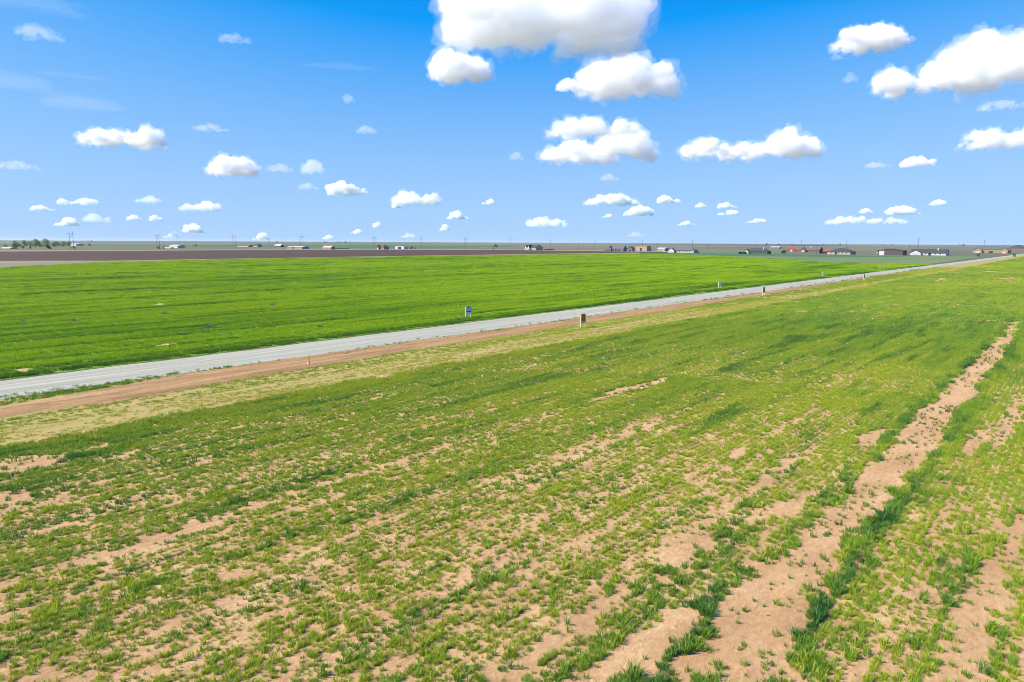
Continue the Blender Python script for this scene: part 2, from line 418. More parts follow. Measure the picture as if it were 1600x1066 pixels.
# bare patches and strips of the near field, as closed outlines on the ground
def poly_uv(L): return np.array([puv(x, y) for x, y in L])
BARE = [poly_uv(q) for q in [
    [(1060, 1075), (1115, 1000), (1110, 960), (1165, 905), (1225, 870), (1250, 840), (1285, 800), (1350, 745), (1385, 700), (1420, 655), (1462, 622), (1495, 588), (1535, 550), (1568, 516), (1592, 498), (1600, 505), (1575, 546), (1552, 578), (1520, 622), (1480, 662), (1465, 702), (1415, 750), (1370, 805), (1315, 855), (1282, 905), (1270, 950), (1245, 1000), (1240, 1075)],
    [(1470, 1070), (1480, 985), (1520, 935), (1545, 880), (1600, 800), (1620, 830), (1575, 910), (1560, 970), (1545, 1070)],
    [(740, 1072), (860, 1000), (925, 945), (990, 912), (1000, 930), (930, 985), (850, 1040), (820, 1072)],
    [(880, 1072), (960, 1010), (1050, 960), (1090, 985), (1060, 1040), (1000, 1072)],
    [(150, 874), (230, 842), (345, 810), (345, 822), (240, 858), (165, 884)],
    [(-20, 770), (60, 770), (60, 785), (-20, 792)], [(-20, 722), (110, 712), (80, 732), (-20, 745)],
    [(940, 616), (1000, 602), (1045, 590), (1045, 597), (1000, 610), (955, 622)],
    [(1160, 812), (1230, 780), (1290, 770), (1240, 805), (1170, 830)],
    [(1330, 690), (1380, 668), (1400, 672), (1350, 705)], [(1500, 700), (1545, 660), (1560, 670), (1520, 720)],
    [(1130, 720), (1165, 700), (1170, 712), (1140, 730)], [(1040, 855), (1090, 815), (1110, 822), (1070, 860)],
    [(1540, 690), (1600, 610), (1600, 650), (1560, 710)], [(1020, 880), (1100, 830), (1115, 845), (1050, 900)],
]]
def inpoly(u, v, P):
    c = np.zeros(u.shape, bool); j = len(P) - 1
    for i in range(len(P)):
        (ui, vi), (uj, vj) = P[i], P[j]
        c ^= ((vi > v) != (vj > v)) & (u < (uj - ui) * (v - vi) / (vj - vi + 1e-12) + ui); j = i
    return c
def bare_at(u, v, which=None):
    w = 1.25; uu = u + w * 2.0 * (fbm(u / 1.6, v / 1.2, 41, 3) - 0.5); vv_ = v + w * (fbm(u / 1.3, v / 0.9, 43, 3) - 0.5)
    b = np.zeros(u.shape)
    for k_, P in enumerate(BARE):
        if which is None or k_ in which: b = np.maximum(b, inpoly(uu, vv_, P).astype(float))
    return b
RUTS = [puv(719, 646)[1], puv(1000, 605)[1], puv(1187, 597)[1], puv(1240, 660)[1], puv(300, 940)[1], puv(250, 735)[1], puv(1000, 574)[1] + 0.6, puv(1450, 860)[1]]
def cover(u, v, d):                              # how closely the near field is grown over, 0 to 1
    s1 = fbm(u / 22, v / 0.75, 51, 4); s2 = fbm(u / 9, v / 3.0, 52, 4); s3 = fbm(u / 0.5, v / 0.33, 53, 3); s4 = fbm(u / 60, v / 0.33, 54, 2)
    c = 0.71 + 0.75 * (s1 - 0.5) + 0.6 * (s2 - 0.5) + 2.2 * (s3 - 0.5) + 1.1 * (s4 - 0.5)
    c = c + 0.42 * sstep(30, 75, d) + 0.15 * sstep(75, 160, d)
    for i, rv in enumerate(RUTS):
        on = fbm(u / 12, np.full_like(u, i * 5.3), 60 + i, 2)
        c = c - (0.85 * sstep(0.44, 0.60, on)) * np.exp(-((v - rv - 0.5 * (fbm(u / 15, u * 0 + i, 66, 2) - 0.5)) / 0.20) ** 2)
    return np.clip(c, 0, 1)

tuft_meshes = [blades_mesh('wheat_tuft', 20, 0.055, 0.12, 0.29, 0.016, 0.55, M['wheat'], seed=s) for s in range(5)]
tuft_meshes += [blades_mesh('wheat_tuft_wide', 42, 0.12, 0.14, 0.34, 0.018, 0.6, M['wheat'], seed=20 + s) for s in range(3)]
patch_meshes = [blades_mesh('wheat_patch', 120, 0.85, 0.12, 0.27, 0.055, 0.85, M['wheat'], True, 40 + s) for s in range(4)]
big_meshes = [blades_mesh('wheat_sward', 260, 2.3, 0.12, 0.30, 0.14, 0.85, M['wheat'], True, 50 + s) for s in range(4)]
near_coll = proto_collection('near_crop', tuft_meshes + patch_meshes + big_meshes)
acc = {k: [] for k in 'p r s k t'.split()}
def push(p, r, s, k, t):
    for q, w in zip('p r s k t'.split(), (p, r, s, k, t)): acc[q].append(w)
def near_v1(u): return -48.0 - np.maximum(0, u - 120) * 0.0075
singles = []
def base_tint(u, v, d, c):                       # 0 yellow-green, 1 dark blue-green
    t = 0.10 + 0.20 * sstep(30, 130, u) + 0.16 * sstep(-18, -4, v) + 0.30 * sstep(0.3, 0.8, 1 - c) * fbm(u / 3, v / 1.2, 71, 3) * 1.6
    t = t + 0.40 * sstep(0.56, 0.74, fbm(u / 9, v / 0.8, 77, 3)) + 0.16 * sstep(0.52, 0.70, fbm(u / 50, v / 1.6, 78, 3))
    return t
# single tufts
q1, q2 = candidates(14, 62, 104), candidates(62, 135, 42)
x, y, d, u, v = (np.concatenate(q) for q in zip(q1, q2))
ROW = 0.33                                        # drilled rows run along the field
vr = np.round(v / ROW) * ROW + rng.normal(0, 0.055, len(v)); v = np.where(rng.random(len(v)) < 0.85, vr, v)
x, y = uv2xy(u, v).T
k = (v > near_v1(u) + 0.3 + 2.2 * (fbm(u / 3.5, v / 3.5, 57, 3) - 0.45) + 0.5 * rng.random(len(u)) ** 2) & (rng.random(len(u)) > sstep(95, 135, d)); x, y, d, u, v = (q[k] for q in (x, y, d, u, v))
c = cover(u, v, d); b = bare_at(u, v)
near_b = np.zeros_like(u)
for du_, dv_ in ((0.8, 0.35), (-0.8, -0.35), (0.4, -0.55), (-0.4, 0.55)): near_b = np.maximum(near_b, np.maximum(bare_at(u + du_, v + dv_, (0, 1, 3)), 0.35 * bare_at(u + du_, v + dv_)))
near_b *= (1 - b)
keep = rng.random(len(u)) < np.where(b > 0.5, 0.05 * sstep(0.35, 0.7, fbm(u / 2, v / 1, 59, 2)) + 0.008, c * (0.72 + 0.28 * sstep(25, 60, d)) + 0.02 * near_b)
x, y, d, u, v, c, near_b, b = (q[keep] for q in (x, y, d, u, v, c, near_b, b))
n = len(x)
lowc = 1 - c
tint = base_tint(u, v, d, c) + 0.28 * near_b * sstep(0.38, 0.62, fbm(u / 2.2, v / 1.1, 75, 3)) + 0.45 * np.exp(-((v + 7.0) / 3.2) ** 2) * sstep(90, 30, u) * sstep(0.50, 0.64, fbm(u / 1.6, v / 0.8, 76, 3)) + 0.18 * (rng.random(n) - 0.5) + 0.3 * b
sc = (0.76 + 0.14 * sstep(55, 70, d)) * np.exp(rng.normal(0, 0.28, n)) * (1 + 0.18 * near_b + 0.10 * b) * (0.72 + 0.5 * fbm(u / 5, v / 1.5, 73, 3))
sc *= 0.84 + 0.22 * sstep(0.35, 0.8, tint)
knd = np.where(rng.random(n) < 0.22 + 0.2 * near_b, 5 + rng.integers(0, 3, n), rng.integers(0, 5, n))
zz = np.full(n, 0.05)
rot = np.stack([rng.normal(0, 0.1, n), rng.normal(0, 0.1, n), rng.random(n) * 6.283], -1)
S3 = np.stack([sc, sc, sc * (0.8 + 0.4 * rng.random(n))], -1)
# the tufts that show largest are things of their own
pyv = -(x * _U[0] + y * _U[1] - CAM_H * _U[2]) / (x * _F[0] + y * _F[1] - CAM_H * _F[2]) * FPX + 533
pxv = (x * _R[0] + y * _R[1] - CAM_H * _R[2]) / (x * _F[0] + y * _F[1] - CAM_H * _F[2]) * FPX + 800
score = sc / d * np.where(knd >= 5, 1.6, 1.0) * np.where((pyv < 1060) & (pxv > 8) & (pxv < 1592), 1, 0) * (0.4 + tint)
top = np.argsort(-score)[:300]
singles = [(x[i], y[i], zz[i], rot[i], S3[i], int(knd[i]), float(tint[i])) for i in top]
msk = np.ones(n, bool); msk[top] = False
push(np.stack([x, y, zz], -1)[msk], rot[msk], S3[msk], knd[msk], tint[msk])
# patches and swards farther off
def add_patches(d0, d1, per, base, zbase, size):
    x, y, d, u, v = candidates(d0, d1, per)
    k = (v > near_v1(u) + size * 0.8) & (u < 1100) & (rng.random(len(u)) < sstep(d0, d0 * 1.35, d)); x, y, d, u, v = (q[k] for q in (x, y, d, u, v))
    c = cover(u, v, d); b = bare_at(u, v)
    k = (rng.random(len(u)) < (0.25 + c) * (1 - b)); x, y, d, u, v, c = (q[k] for q in (x, y, d, u, v, c))
    n = len(x); s = 0.85 + 0.3 * rng.random(n); t = 0.14 + 0.55 * base_tint(u, v, d, c) + 0.12 * (rng.random(n) - 0.5)
    push(np.stack([x, y, np.full(n, zbase)], -1), np.stack([0 * x, 0 * x, np.full(n, A) + rng.integers(0, 4, n) * 1.5708], -1), np.stack([s, s, s * (0.75 + 0.6 * fbm(u / 8, v / 1.5, 79, 3))], -1), base + rng.integers(0, 4, n), t)
add_patches(90, 260, 0.85, 8, 0.0, 0.9)
add_patches(195, 900, 0.085, 12, 0.0, 2.4)
o = scatter('wheat_crop', near_coll, *(np.concatenate(acc[q]) for q in 'p r s k t'.split()), M['wheat'])
tag(o, 'patchy green and yellow-green young wheat covering the near field', 'wheat', kind='stuff')

# the lush field beyond the road
fl = [blades_mesh('lush_tuft', 60, 0.38, 0.16, 0.34, 0.032, 0.85, M['wheat_far'], False, 60 + s) for s in range(4)]
fl += [blades_mesh('lush_patch', 150, 0.95, 0.14, 0.33, 0.07, 0.9, M['wheat_far'], True, 70 + s) for s in range(4)]
fl += [blades_mesh('lush_sward', 300, 2.5, 0.14, 0.36, 0.16, 0.9, M['wheat_far'], True, 80 + s) for s in range(4)]
far_coll = proto_collection('far_crop', fl)
acc = {k: [] for k in 'p r s k t'.split()}
FEU = np.array([q[0] for q in FE]); FEV = np.array([q[1] for q in FE])
FP = np.array([xy2uv(*p) for p in far_poly])
far_bare = [poly_uv(q) for q in [[(236, 474), (258, 474.5), (257, 478), (237, 477.5)], [(232, 541), (258, 537.5), (284, 534.5), (272, 538.5), (246, 542.5)], [(20, 578), (45, 576), (42, 582), (22, 584)], [(1065, 395), (1066, 395), (1065, 396)]]]
for q in far_bare[:3]:
    sheet('bare_soil_patch', [tuple(uv2xy(np.array(a_), np.array(b_))) for a_, b_ in q], 0.026, M['soil'])
def far_add(d0, d1, per, base, nk, size):
    x, y, d, u, v = candidates(d0, d1, per)
    k = inpoly(u, v, FP) & (v < -71.2 - size * 0.6); x, y, d, u, v = (q[k] for q in (x, y, d, u, v))
    s1 = fbm(u / 30, v / 1.6, 91, 4); s2 = fbm(u / 2.0, v / 1.0, 92, 3)
    gap = sstep(0.60, 0.72, s1) * sstep(0.35, 0.6, s2)
    bb = np.zeros_like(u)
    for P in far_bare: bb = np.maximum(bb, inpoly(u + (s2 - 0.5), v, P))
    k = rng.random(len(u)) < (1 - 0.8 * gap) * (1 - bb); x, y, d, u, v, s1, s2, gap = (q[k] for q in (x, y, d, u, v, s1, s2, gap))
    n = len(x)
    t = 0.06 + 0.70 * sstep(0.50, 0.66, s1) * (0.3 + s2) + 0.10 * (rng.random(n) - 0.5) + 0.7 * sstep(-76, -72, v + 2 * (s2 - 0.5)) + 0.35 * sstep(0.55, 0.7, fbm(u / 60, v / 9, 95, 3))  # streak term paints row shadows along the gaps as darker tint
    s = (0.85 + 0.3 * rng.random(n)); zs = s * (0.7 + 0.7 * fbm(u / 7, v / 1.0, 97, 3)) * (1 - 0.4 * gap)
    for q, w in zip('p r s k t'.split(), (np.stack([x, y, np.full(n, 0.02)], -1), np.stack([0 * x, 0 * x, np.full(n, A) + rng.integers(0, 4, n) * 1.5708], -1), np.stack([s, s, zs], -1), base + rng.integers(0, nk, n), t)): acc[q].append(w)
far_add(40, 150, 4.2, 0, 4, 0.4)
far_add(145, 270, 0.62, 4, 4, 1.0)
far_add(265, 1000, 0.075, 8, 4, 2.5)
o = scatter('lush_wheat_crop', far_coll, *(np.concatenate(acc[q]) for q in 'p r s k t'.split()), M['wheat_far'])
tag(o, 'lush bright green wheat filling the field beyond the gravel road', 'wheat', kind='stuff')

# short grass and weeds on the verge
vg = [blades_mesh('verge_tuft', 30, 0.20, 0.05, 0.19, 0.026, 0.8, M['vergegrass'], False, 100 + s) for s in range(4)]
vg_coll = proto_collection('verge_grass_tufts', vg)
q1, q2 = candidates(40, 160, 17), candidates(160, 420, 3.4)
x, y, d, u, v = (np.concatenate(q) for q in zip(q1, q2))
k = (v > -63.2) & (v < -47.6); x, y, d, u, v = (q[k] for q in (x, y, d, u, v))
dirt_l = -62.3 + 3.2 * (1 - np.clip((u - 10) / 20, 0, 1)); dirt_r = -57.0 + 2.0 * (1 - np.clip((u - 10) / 40, 0, 1)) - 3.0 * np.clip((u - 110) / 160, 0, 1)
ondirt = (v > dirt_l - 0.1) & (v < dirt_r + 0.6 * (fbm(u / 4, v, 111, 2) - 0.5)) & (u < 420)
band = sstep(-53.5, -51.5, v + 1.5 * (fbm(u / 12, v / 2, 113, 3) - 0.5))            # the straw-coloured outer lane
dens = np.clip(0.62 + 2.4 * (fbm(u / 7, v / 0.7, 112, 4) - 0.5), 0.03, 1) * (1 - 0.35 * band)
dens = np.where(ondirt, 0.01 + 0.5 * 0.6 * sstep(0.60, 0.72, fbm(u / 5, v / 0.8, 119, 3)), dens); dens = np.where((v < -61.9) & (u > 32), 0.04, dens)
k = rng.random(len(u)) < dens; x, y, d, u, v, band = (q[k] for q in (x, y, d, u, v, band))
n = len(x); s = 0.45 + 0.6 * rng.random(n) + 0.25 * sstep(150, 170, d) + 0.010 * np.maximum(0, d - 80) ** 0.8
weed = sstep(-59.5, -61, v)
t = 0.55 - 0.45 * band + 0.25 * (rng.random(n) - 0.5) + 0.5 * weed + 0.3 * (fbm(u / 6, v / 1.2, 117, 3) - 0.5)
o = scatter('verge_grass', vg_coll, np.stack([x, y, np.full(n, 0.008)], -1), np.stack([0 * x, 0 * x, rng.random(n) * 6.283], -1), np.stack([s, s, s * (0.7 + 0.5 * rng.random(n)) * (1 + 0.9 * weed)], -1), rng.integers(0, 4, n), t, M['vergegrass'])
tag(o, 'short yellow-green grass on the mown verge beside the road', 'grass', kind='stuff')

def tuft_words(x_, y_, t_):
    col_ = 'dark green' if t_ > 0.62 else 'mid green' if t_ > 0.38 else 'yellow-green'
    u_, v_ = xy2uv(x_, y_)
    end_ = 'near end' if u_ < 15 else 'first bend' if u_ < 20 else 'middle' if u_ < 27 else 'far stretch'
    where = 'on the %s edge of the bare track, %s' % ('left' if v_ < -7.4 else 'right', end_) if abs(v_ + 7.3) < 2.6 else 'right of the bare sandy track' if v_ > -7.3 else 'in the near left corner' if x_ < -6 else 'in the foreground left of the bare track'
    return 'large %s wheat tuft %s' % (col_, where), 'wheat tuft', '%s wheat tufts %s' % (col_, where)
for (px_, py_, pz_, r_, s_, k_, t_) in singles:
    o = bpy.data.objects.new('wheat_tuft', tuft_meshes[k_]); C.objects.link(o)
    o.location = (px_, py_, pz_); o.rotation_euler = tuple(r_); o.scale = tuple(s_); o['tint'] = t_
    tag(o, *tuft_words(px_, py_, t_))
# ------------------------------------------------------------------ materials of built things
M.update(
    white=m_plain('white_paint', (0.484, 0.484, 0.471)), cream=m_plain('cream_siding', (0.384, 0.341, 0.260)), tan=m_plain('tan_metal', (0.322, 0.260, 0.167)),
    brick=m_plain('red_brick', (0.211, 0.081, 0.056)), brownbrick=m_plain('brown_brick', (0.205, 0.124, 0.081)), greywall=m_plain('grey_stone_wall', (0.149, 0.136, 0.130)),
    redmetal=m_plain('red_metal', (0.279, 0.062, 0.037)), brown=m_plain('brown_metal', (0.084, 0.071, 0.065)), beige=m_plain('beige_stone', (0.285, 0.205, 0.136)),
    slate=m_plain('dark_shingles', (0.046, 0.053, 0.059)), greyroof=m_plain('grey_shingles', (0.093, 0.105, 0.105)), brownroof=m_plain('brown_shingles', (0.093, 0.062, 0.050)),
    whiteroof=m_plain('white_metal_roof', (0.434, 0.434, 0.434), 0.5), tanroof=m_plain('tan_metal_roof', (0.279, 0.229, 0.155)),
    glass=m_plain('dark_glass', (0.02, 0.025, 0.03), 0.15, spec=0.5), dark=m_plain('dark_door_and_shade', (0.03, 0.028, 0.026)), trim=m_plain('white_trim', (0.42, 0.42, 0.41)),  # dark serves dark doors and shade painted on porch, open shed, fences
    wood=m_plain('weathered_wood', (0.20, 0.15, 0.11)), polewood=m_plain('creosoted_pole', (0.10, 0.075, 0.055)), greypole=m_plain('grey_pole', (0.24, 0.24, 0.24)),
    ply=m_plain('bare_plywood', (0.28, 0.165, 0.06), 0.9, 0.4, 4), lumber=m_plain('pale_new_lumber', (0.60, 0.51, 0.33), 0.8, 0.2, 6), signface=m_plain('blue_grey_sign_print', (0.50, 0.53, 0.55), 0.5, 0.15),
    signwhite=m_plain('white_sign_print', (0.66, 0.74, 0.80), 0.5, 0.1), signdark=m_plain('dark_sign_print', (0.03, 0.04, 0.055), 0.5), steel=m_plain('dark_steel', (0.05, 0.045, 0.04), 0.6),
    bark=m_plain('bark', (0.10, 0.075, 0.055)), pedestal=m_plain('white_plastic', (0.75, 0.75, 0.75), 0.5),
    redpaint=m_plain('red_car_paint', (0.50, 0.035, 0.02), 0.3, 0.05, spec=0.5), darkpaint=m_plain('dark_car_paint', (0.03, 0.035, 0.045), 0.3, 0.05, spec=0.5), bluepaint=m_plain('silver_blue_paint', (0.30, 0.36, 0.42), 0.3, 0.05, spec=0.5),
    rubber=m_plain('rubber', (0.02, 0.02, 0.02)), lamp=m_plain('red_lamp_glass', (0.4, 0.02, 0.02), 0.2), chrome=m_plain('chrome', (0.6, 0.6, 0.6), 0.25, 0.05, metal=0.9),
    dryweed=m_leaf('dry_weed', (0.30, 0.25, 0.17), (0.20, 0.18, 0.12)),
    leaf_spring=m_leaf('spring_leaf', (0.36, 0.44, 0.10), (0.22, 0.31, 0.07)), leaf_olive=m_leaf('olive_leaf', (0.24, 0.30, 0.10), (0.14, 0.20, 0.07)), leaf_dark=m_leaf('dark_cedar_leaf', (0.022, 0.045, 0.03), (0.04, 0.07, 0.04)),
)
ORD = ['first', 'second', 'third', 'fourth', 'fifth', 'sixth', 'seventh', 'eighth', 'ninth', 'tenth', 'eleventh', 'twelfth', 'thirteenth', 'fourteenth', 'fifteenth', 'sixteenth', 'seventeenth', 'eighteenth', 'nineteenth', 'twentieth', 'twenty-first', 'twenty-second', 'twenty-third', 'twenty-fourth']
def copy_tree(o, parent=None):
    c = o.copy(); C.objects.link(c); c.parent = parent
    for ch in list(o.children):
        if ch.name != c.name: copy_tree(ch, c)
    return c

# ------------------------------------------------------------------ lot signs along the road
def lot_sign(px, py, label, far_side, print_):
    root = empty('lot_sign', at(px, py), math.pi / 2 - A)     # local x runs along the road, local -y faces the camera side
    root.rotation_euler.z += random.uniform(-0.06, 0.06)
    for sx in (-0.56, 0.56): MB().box(sx - 0.055, sx + 0.055, -0.05, 0.05, -0.15, 1.92).build('post', M['lumber'], root)
    yb, yf = (-0.072, -0.052) if far_side else (0.052, 0.072)
    pl = MB().box(-0.61, 0.61, yb, yf, 0.70, 1.94).build('panel', M['signface'] if far_side else M['ply'], root)
    if far_side and print_:
        f = yb - 0.004
        mb = MB(); mb.add([(-0.30, f, 1.93), (0.0, f, 1.62), (0.30, f, 1.93)], [(0, 1, 2)]); mb.build('printed_chevron', M['signdark'], pl)
        MB().add([(-0.52, f, 1.08), (0.52, f, 1.08), (0.52, f, 1.20), (-0.52, f, 1.20)], [(0, 1, 2, 3)]).build('printed_band', M['signdark'], pl)
        MB().add([(-0.60, f + 0.002, 0.72), (0.60, f + 0.002, 0.72), (0.60, f + 0.002, 1.02), (-0.60, f + 0.002, 1.02)], [(0, 1, 2, 3)]).build('printed_footer', M['signwhite'], pl)
    elif far_side: pl.data.materials[0] = M['signwhite']
    else:
        MB().box(-0.50, 0.50, -0.03, 0.05, 0.86, 0.94).build('batten', M['lumber'], root)
    return tag(root, label, 'sign', 'lot signs on two posts along the gravel road')
lot_sign(732, 498, 'blue-grey sign with a dark chevron on two pale posts beyond the gravel road', True, True)
lot_sign(1124, 451.5, 'white sign on two posts at the far edge of the gravel road, second nearest there', True, False)
lot_sign(1285, 433, 'slim white sign beyond the road, third nearest on that side', True, False)
lot_sign(1375, 421, 'farthest white sign beyond the road, closest to the brown barn', True, False)
lot_sign(911, 512, 'brown plywood back of the largest sign on the near verge', False, False)
lot_sign(1193, 462, 'brown-backed sign on the near verge, middle one of three', False, False)
lot_sign(1350, 438, 'smallest dark-backed sign on the near verge, farthest along the road', False, False)
def marker(px, py, h, label, ped):
    root = empty('marker_post', at(px, py)); tag(root, label, 'post')
    MB().box(-0.02, 0.02, -0.025, -0.005, -0.1, h).box(-0.006, 0.006, -0.005, 0.03, -0.1, h).build('steel_stem', M['steel'], root)
    MB().box(-0.07, 0.07, -0.035, -0.027, 0.02, 0.22).build('anchor_plate', M['steel'], root)
marker(483.5, 571, 1.2, 'thin dark steel post at the edge of the red dirt track', True)
marker(266, 552, 1.15, 'thin dark steel post in green weeds beyond the gravel road', False)
p = at(481.5, 570.6)
tag(MB().box(-0.11, 0.11, -0.11, 0.11, 0, 0.16).add([(-0.11, -0.11, 0.16), (0.11, -0.11, 0.16), (0.11, 0.11, 0.16), (-0.11, 0.11, 0.16), (0, 0, 0.24)], [(0, 1, 4), (1, 2, 4), (2, 3, 4), (3, 0, 4)]).build('survey_cap', M['pedestal']), 'small white cap on the ground at the foot of the dark steel post', 'marker cap').location = p

# dried weeds blown into the far wheat
def weed_mesh(seed):
    r = random.Random(seed); V, F = [], []
    for i in range(130):
        th, ph = r.random() * 6.283, math.acos(1 - r.random()); q = 0.5 + 0.5 * r.random()
        e = Vector((math.cos(th) * math.sin(ph) * 0.55 * q, math.sin(th) * math.sin(ph) * 0.45 * q, 0.05 + math.cos(ph) * 0.42 * q)); s = e * r.uniform(0.2, 0.5)
        w = Vector((r.uniform(-1, 1), r.uniform(-1, 1), r.uniform(-1, 1))) * 0.035; b = len(V)
        V += [tuple(s - w * 0.4), tuple(s + w * 0.4), tuple(e + w), tuple(e - w)]; F.append((b, b + 1, b + 2, b + 3))
    me = bpy.data.meshes.new('dried_weed'); me.from_pydata(V, [], F); me.materials.append(M['dryweed']); return me
wm = [weed_mesh(s) for s in range(3)]
WEEDS = [(36, 501), (75, 465), (116, 501), (177, 508), (216, 465), (258, 490), (325, 511), (322, 444), (407, 449), (426, 477), (390, 494), (490, 452), (500, 510), (285, 521)]
for i, (a, b) in enumerate(sorted(WEEDS)):
    o = bpy.data.objects.new('dried_weed', wm[i % 3]); C.objects.link(o); o.location = at(a, b + 1, 0.12); o.rotation_euler = (0, 0, i * 1.3); s = 0.75 + 0.25 * (i % 3); o.scale = (s * 1.3, s, s * 0.9)
    tag(o, '%s dried grey weed clump from the left in the lush far wheat' % ORD[i], 'dried weed', 'dried weed clumps in the far wheat')

# ------------------------------------------------------------------ buildings, squared to the road like the lots they stand on
YAW = -A
def building(name, label, cat, xl, xc, xr, yb, yt, wall, roof, style='gable', doors=(), windows=0, eave=0.55, garage=None, wings=(), chimney=None, depth=None, porch=False, over=0.45):
    p = at(xc, yb); d = p.y; s = d / FPX
    rx = (xc - 800) / FPX; nrm = math.hypot(1, rx); perp = np.array([1, -rx]) / nrm
    cl, cd = abs(float(DV @ perp)), abs(float(DU @ perp)); s *= nrm
    W = (xc - xl) * s / max(cl, 0.3) * (1 / nrm if False else 1); D = (xr - xc) * s / max(cd, 0.2)
    D = depth or min(max(D, 0.35 * W, 6), 26); W = min(W, 42); Ht = (yb - yt) * d / FPX
    he = Ht * eave
    c = np.array([p.x, p.y]) - DV * W / 2 + DU * D / 2
    root = empty(name, (c[0], c[1], 0), YAW)
    w, q = W / 2, D / 2
    mb = MB()
    if style == 'gable_front':                    # ridge runs front to back
        mb.prism([(-w, -0.3), (w, -0.3), (w, he), (0, Ht - 0.15), (-w, he)], -q, q); mb.build('wall', M[wall], root)
        k = (Ht - he) / w
        r_ = MB().prism([(-w - over, he - over * k), (-w - over, he - over * k - 0.2), (0, Ht - 0.2), (w + over, he - over * k - 0.2), (w + over, he - over * k), (0, Ht)], -q - over, q + over).build('roof', M[roof], root)
    elif style == 'gable':                        # ridge runs side to side
        mb.add([(-w, -q, -0.3), (w, -q, -0.3), (w, q, -0.3), (-w, q, -0.3), (-w, -q, he), (w, -q, he), (w, q, he), (-w, q, he), (-w, 0, Ht - 0.15), (w, 0, Ht - 0.15)],
               [(0, 1, 5, 4), (2, 3, 7, 6), (1, 2, 6, 9, 5), (3, 0, 4, 8, 7), (3, 2, 1, 0)]); mb.build('wall', M[wall], root)
        k = (Ht - he) / q; a, z1 = q + over, he - over * k
        rb = MB().add([(-w - over, -a, z1), (w + over, -a, z1), (w + over, 0, Ht), (-w - over, 0, Ht), (w + over, a, z1), (-w - over, a, z1),
                       (-w - over, -a, z1 - 0.2), (w + over, -a, z1 - 0.2), (w + over, 0, Ht - 0.2), (-w - over, 0, Ht - 0.2), (w + over, a, z1 - 0.2), (-w - over, a, z1 - 0.2)],
                      [(0, 1, 2, 3), (3, 2, 4, 5), (7, 6, 9, 8), (8, 9, 11, 10), (0, 6, 7, 1), (4, 10, 11, 5), (1, 7, 8, 2), (2, 8, 10, 4), (3, 9, 6, 0), (5, 11, 9, 3)])
        r_ = rb.build('roof', M[roof], root)
    elif style == 'flat':
        mb.box(-w, w, -q, q, -0.3, Ht - 0.3).build('wall', M[wall], root)
        r_ = MB().prism([(-w - 0.2, Ht - 0.3), (w + 0.2, Ht - 0.3), (w + 0.2, Ht - 0.05), (0, Ht + 0.15), (-w - 0.2, Ht - 0.05)], -q - 0.2, q + 0.2).build('roof', M[roof], root)
    else:                                         # hip
        mb.box(-w, w, -q, q, -0.3, he).build('wall', M[wall], root)
        rl = max(w - q, w * 0.25); a, b2, z1 = w + over, q + over, he + 0.004
        r_ = MB().add([(-a, -b2, z1), (a, -b2, z1), (a, b2, z1), (-a, b2, z1), (-a, -b2, z1 + 0.2), (a, -b2, z1 + 0.2), (a, b2, z1 + 0.2), (-a, b2, z1 + 0.2), (-rl, 0, Ht), (rl, 0, Ht)],
                      [(3, 2, 1, 0), (0, 1, 5, 4), (1, 2, 6, 5), (2, 3, 7, 6), (3, 0, 4, 7), (4, 5, 9, 8), (5, 6, 9), (6, 7, 8, 9), (7, 4, 8)]).build('roof', M[roof], root)
    if chimney: MB().box(chimney * w - 0.6, chimney * w + 0.6, -q * 0.3 - 0.5, -q * 0.3 + 0.5, he, Ht + 0.9).build('chimney', M['white'], r_)
    fy = -q - 0.03
    for (t, dw, dh, dm) in doors:
        f = MB().box(t * w - dw / 2, t * w + dw / 2, fy, -q + 0.05, 0, dh).build('garage_door' if dw > 2 else 'door', M[dm], root)  # on the open shed this wide dark panel is painted interior shade
        MB().box(t * w + dw / 2 - 0.25, t * w + dw / 2 - 0.12, fy - 0.06, fy, 0.95, 1.05).build('handle', M['steel'], f)
    for k in range(windows):
        t = -0.82 + 1.64 * (k + 0.5) / windows; x0 = t * w
        if any(abs(x0 - e[0] * w) < e[1] / 2 + 0.9 for e in doors) or any(abs(x0 - g[0] * w) < g[1] * w + 0.8 for g in wings): continue
        f = MB().box(x0 - 0.65, x0 + 0.65, fy, -q + 0.05, 0.95, 2.25).build('window', M['trim'], root)
        MB().box(x0 - 0.56, x0 + 0.56, fy - 0.01, fy + 0.02, 1.04, 2.16).build('pane', M['glass'], f)
    f = MB().box(w - 0.05, w + 0.03, -0.6, 0.6, 0.95, 2.1).build('window', M['trim'], root)
    MB().box(w + 0.02, w + 0.04, -0.5, 0.5, 1.04, 2.0).build('pane', M['glass'], f)
    for (t, hw, proj, hk, wm_) in wings:          # a gable-fronted wing or porch coming forward
        ww = hw * w; zc = t * w; hz = Ht * hk; e2 = he * 0.98
        wg = MB().prism([(zc - ww, -0.3), (zc + ww, -0.3), (zc + ww, e2), (zc, hz - 0.12), (zc - ww, e2)], -q - proj, -q + 0.1).build('wing', M[wm_], root)
        kk = (hz - e2) / ww; ov = 0.35
        MB().prism([(zc - ww - ov, e2 - ov * kk), (zc - ww - ov, e2 - ov * kk - 0.16), (zc, hz - 0.16), (zc + ww + ov, e2 - ov * kk - 0.16), (zc + ww + ov, e2 - ov * kk), (zc, hz)], -q - proj - 0.35, min(q * 0.2, 0)).build('wing_roof', M[roof], wg)
        MB().box(zc - ww * 0.55, zc + ww * 0.55, -q - proj - 0.03, -q - proj + 0.05, 0.0 if ww > 2.4 else 0.9, 2.3).build('garage_door' if ww > 2.4 else 'window', M['trim' if ww > 2.4 else 'glass'], wg)
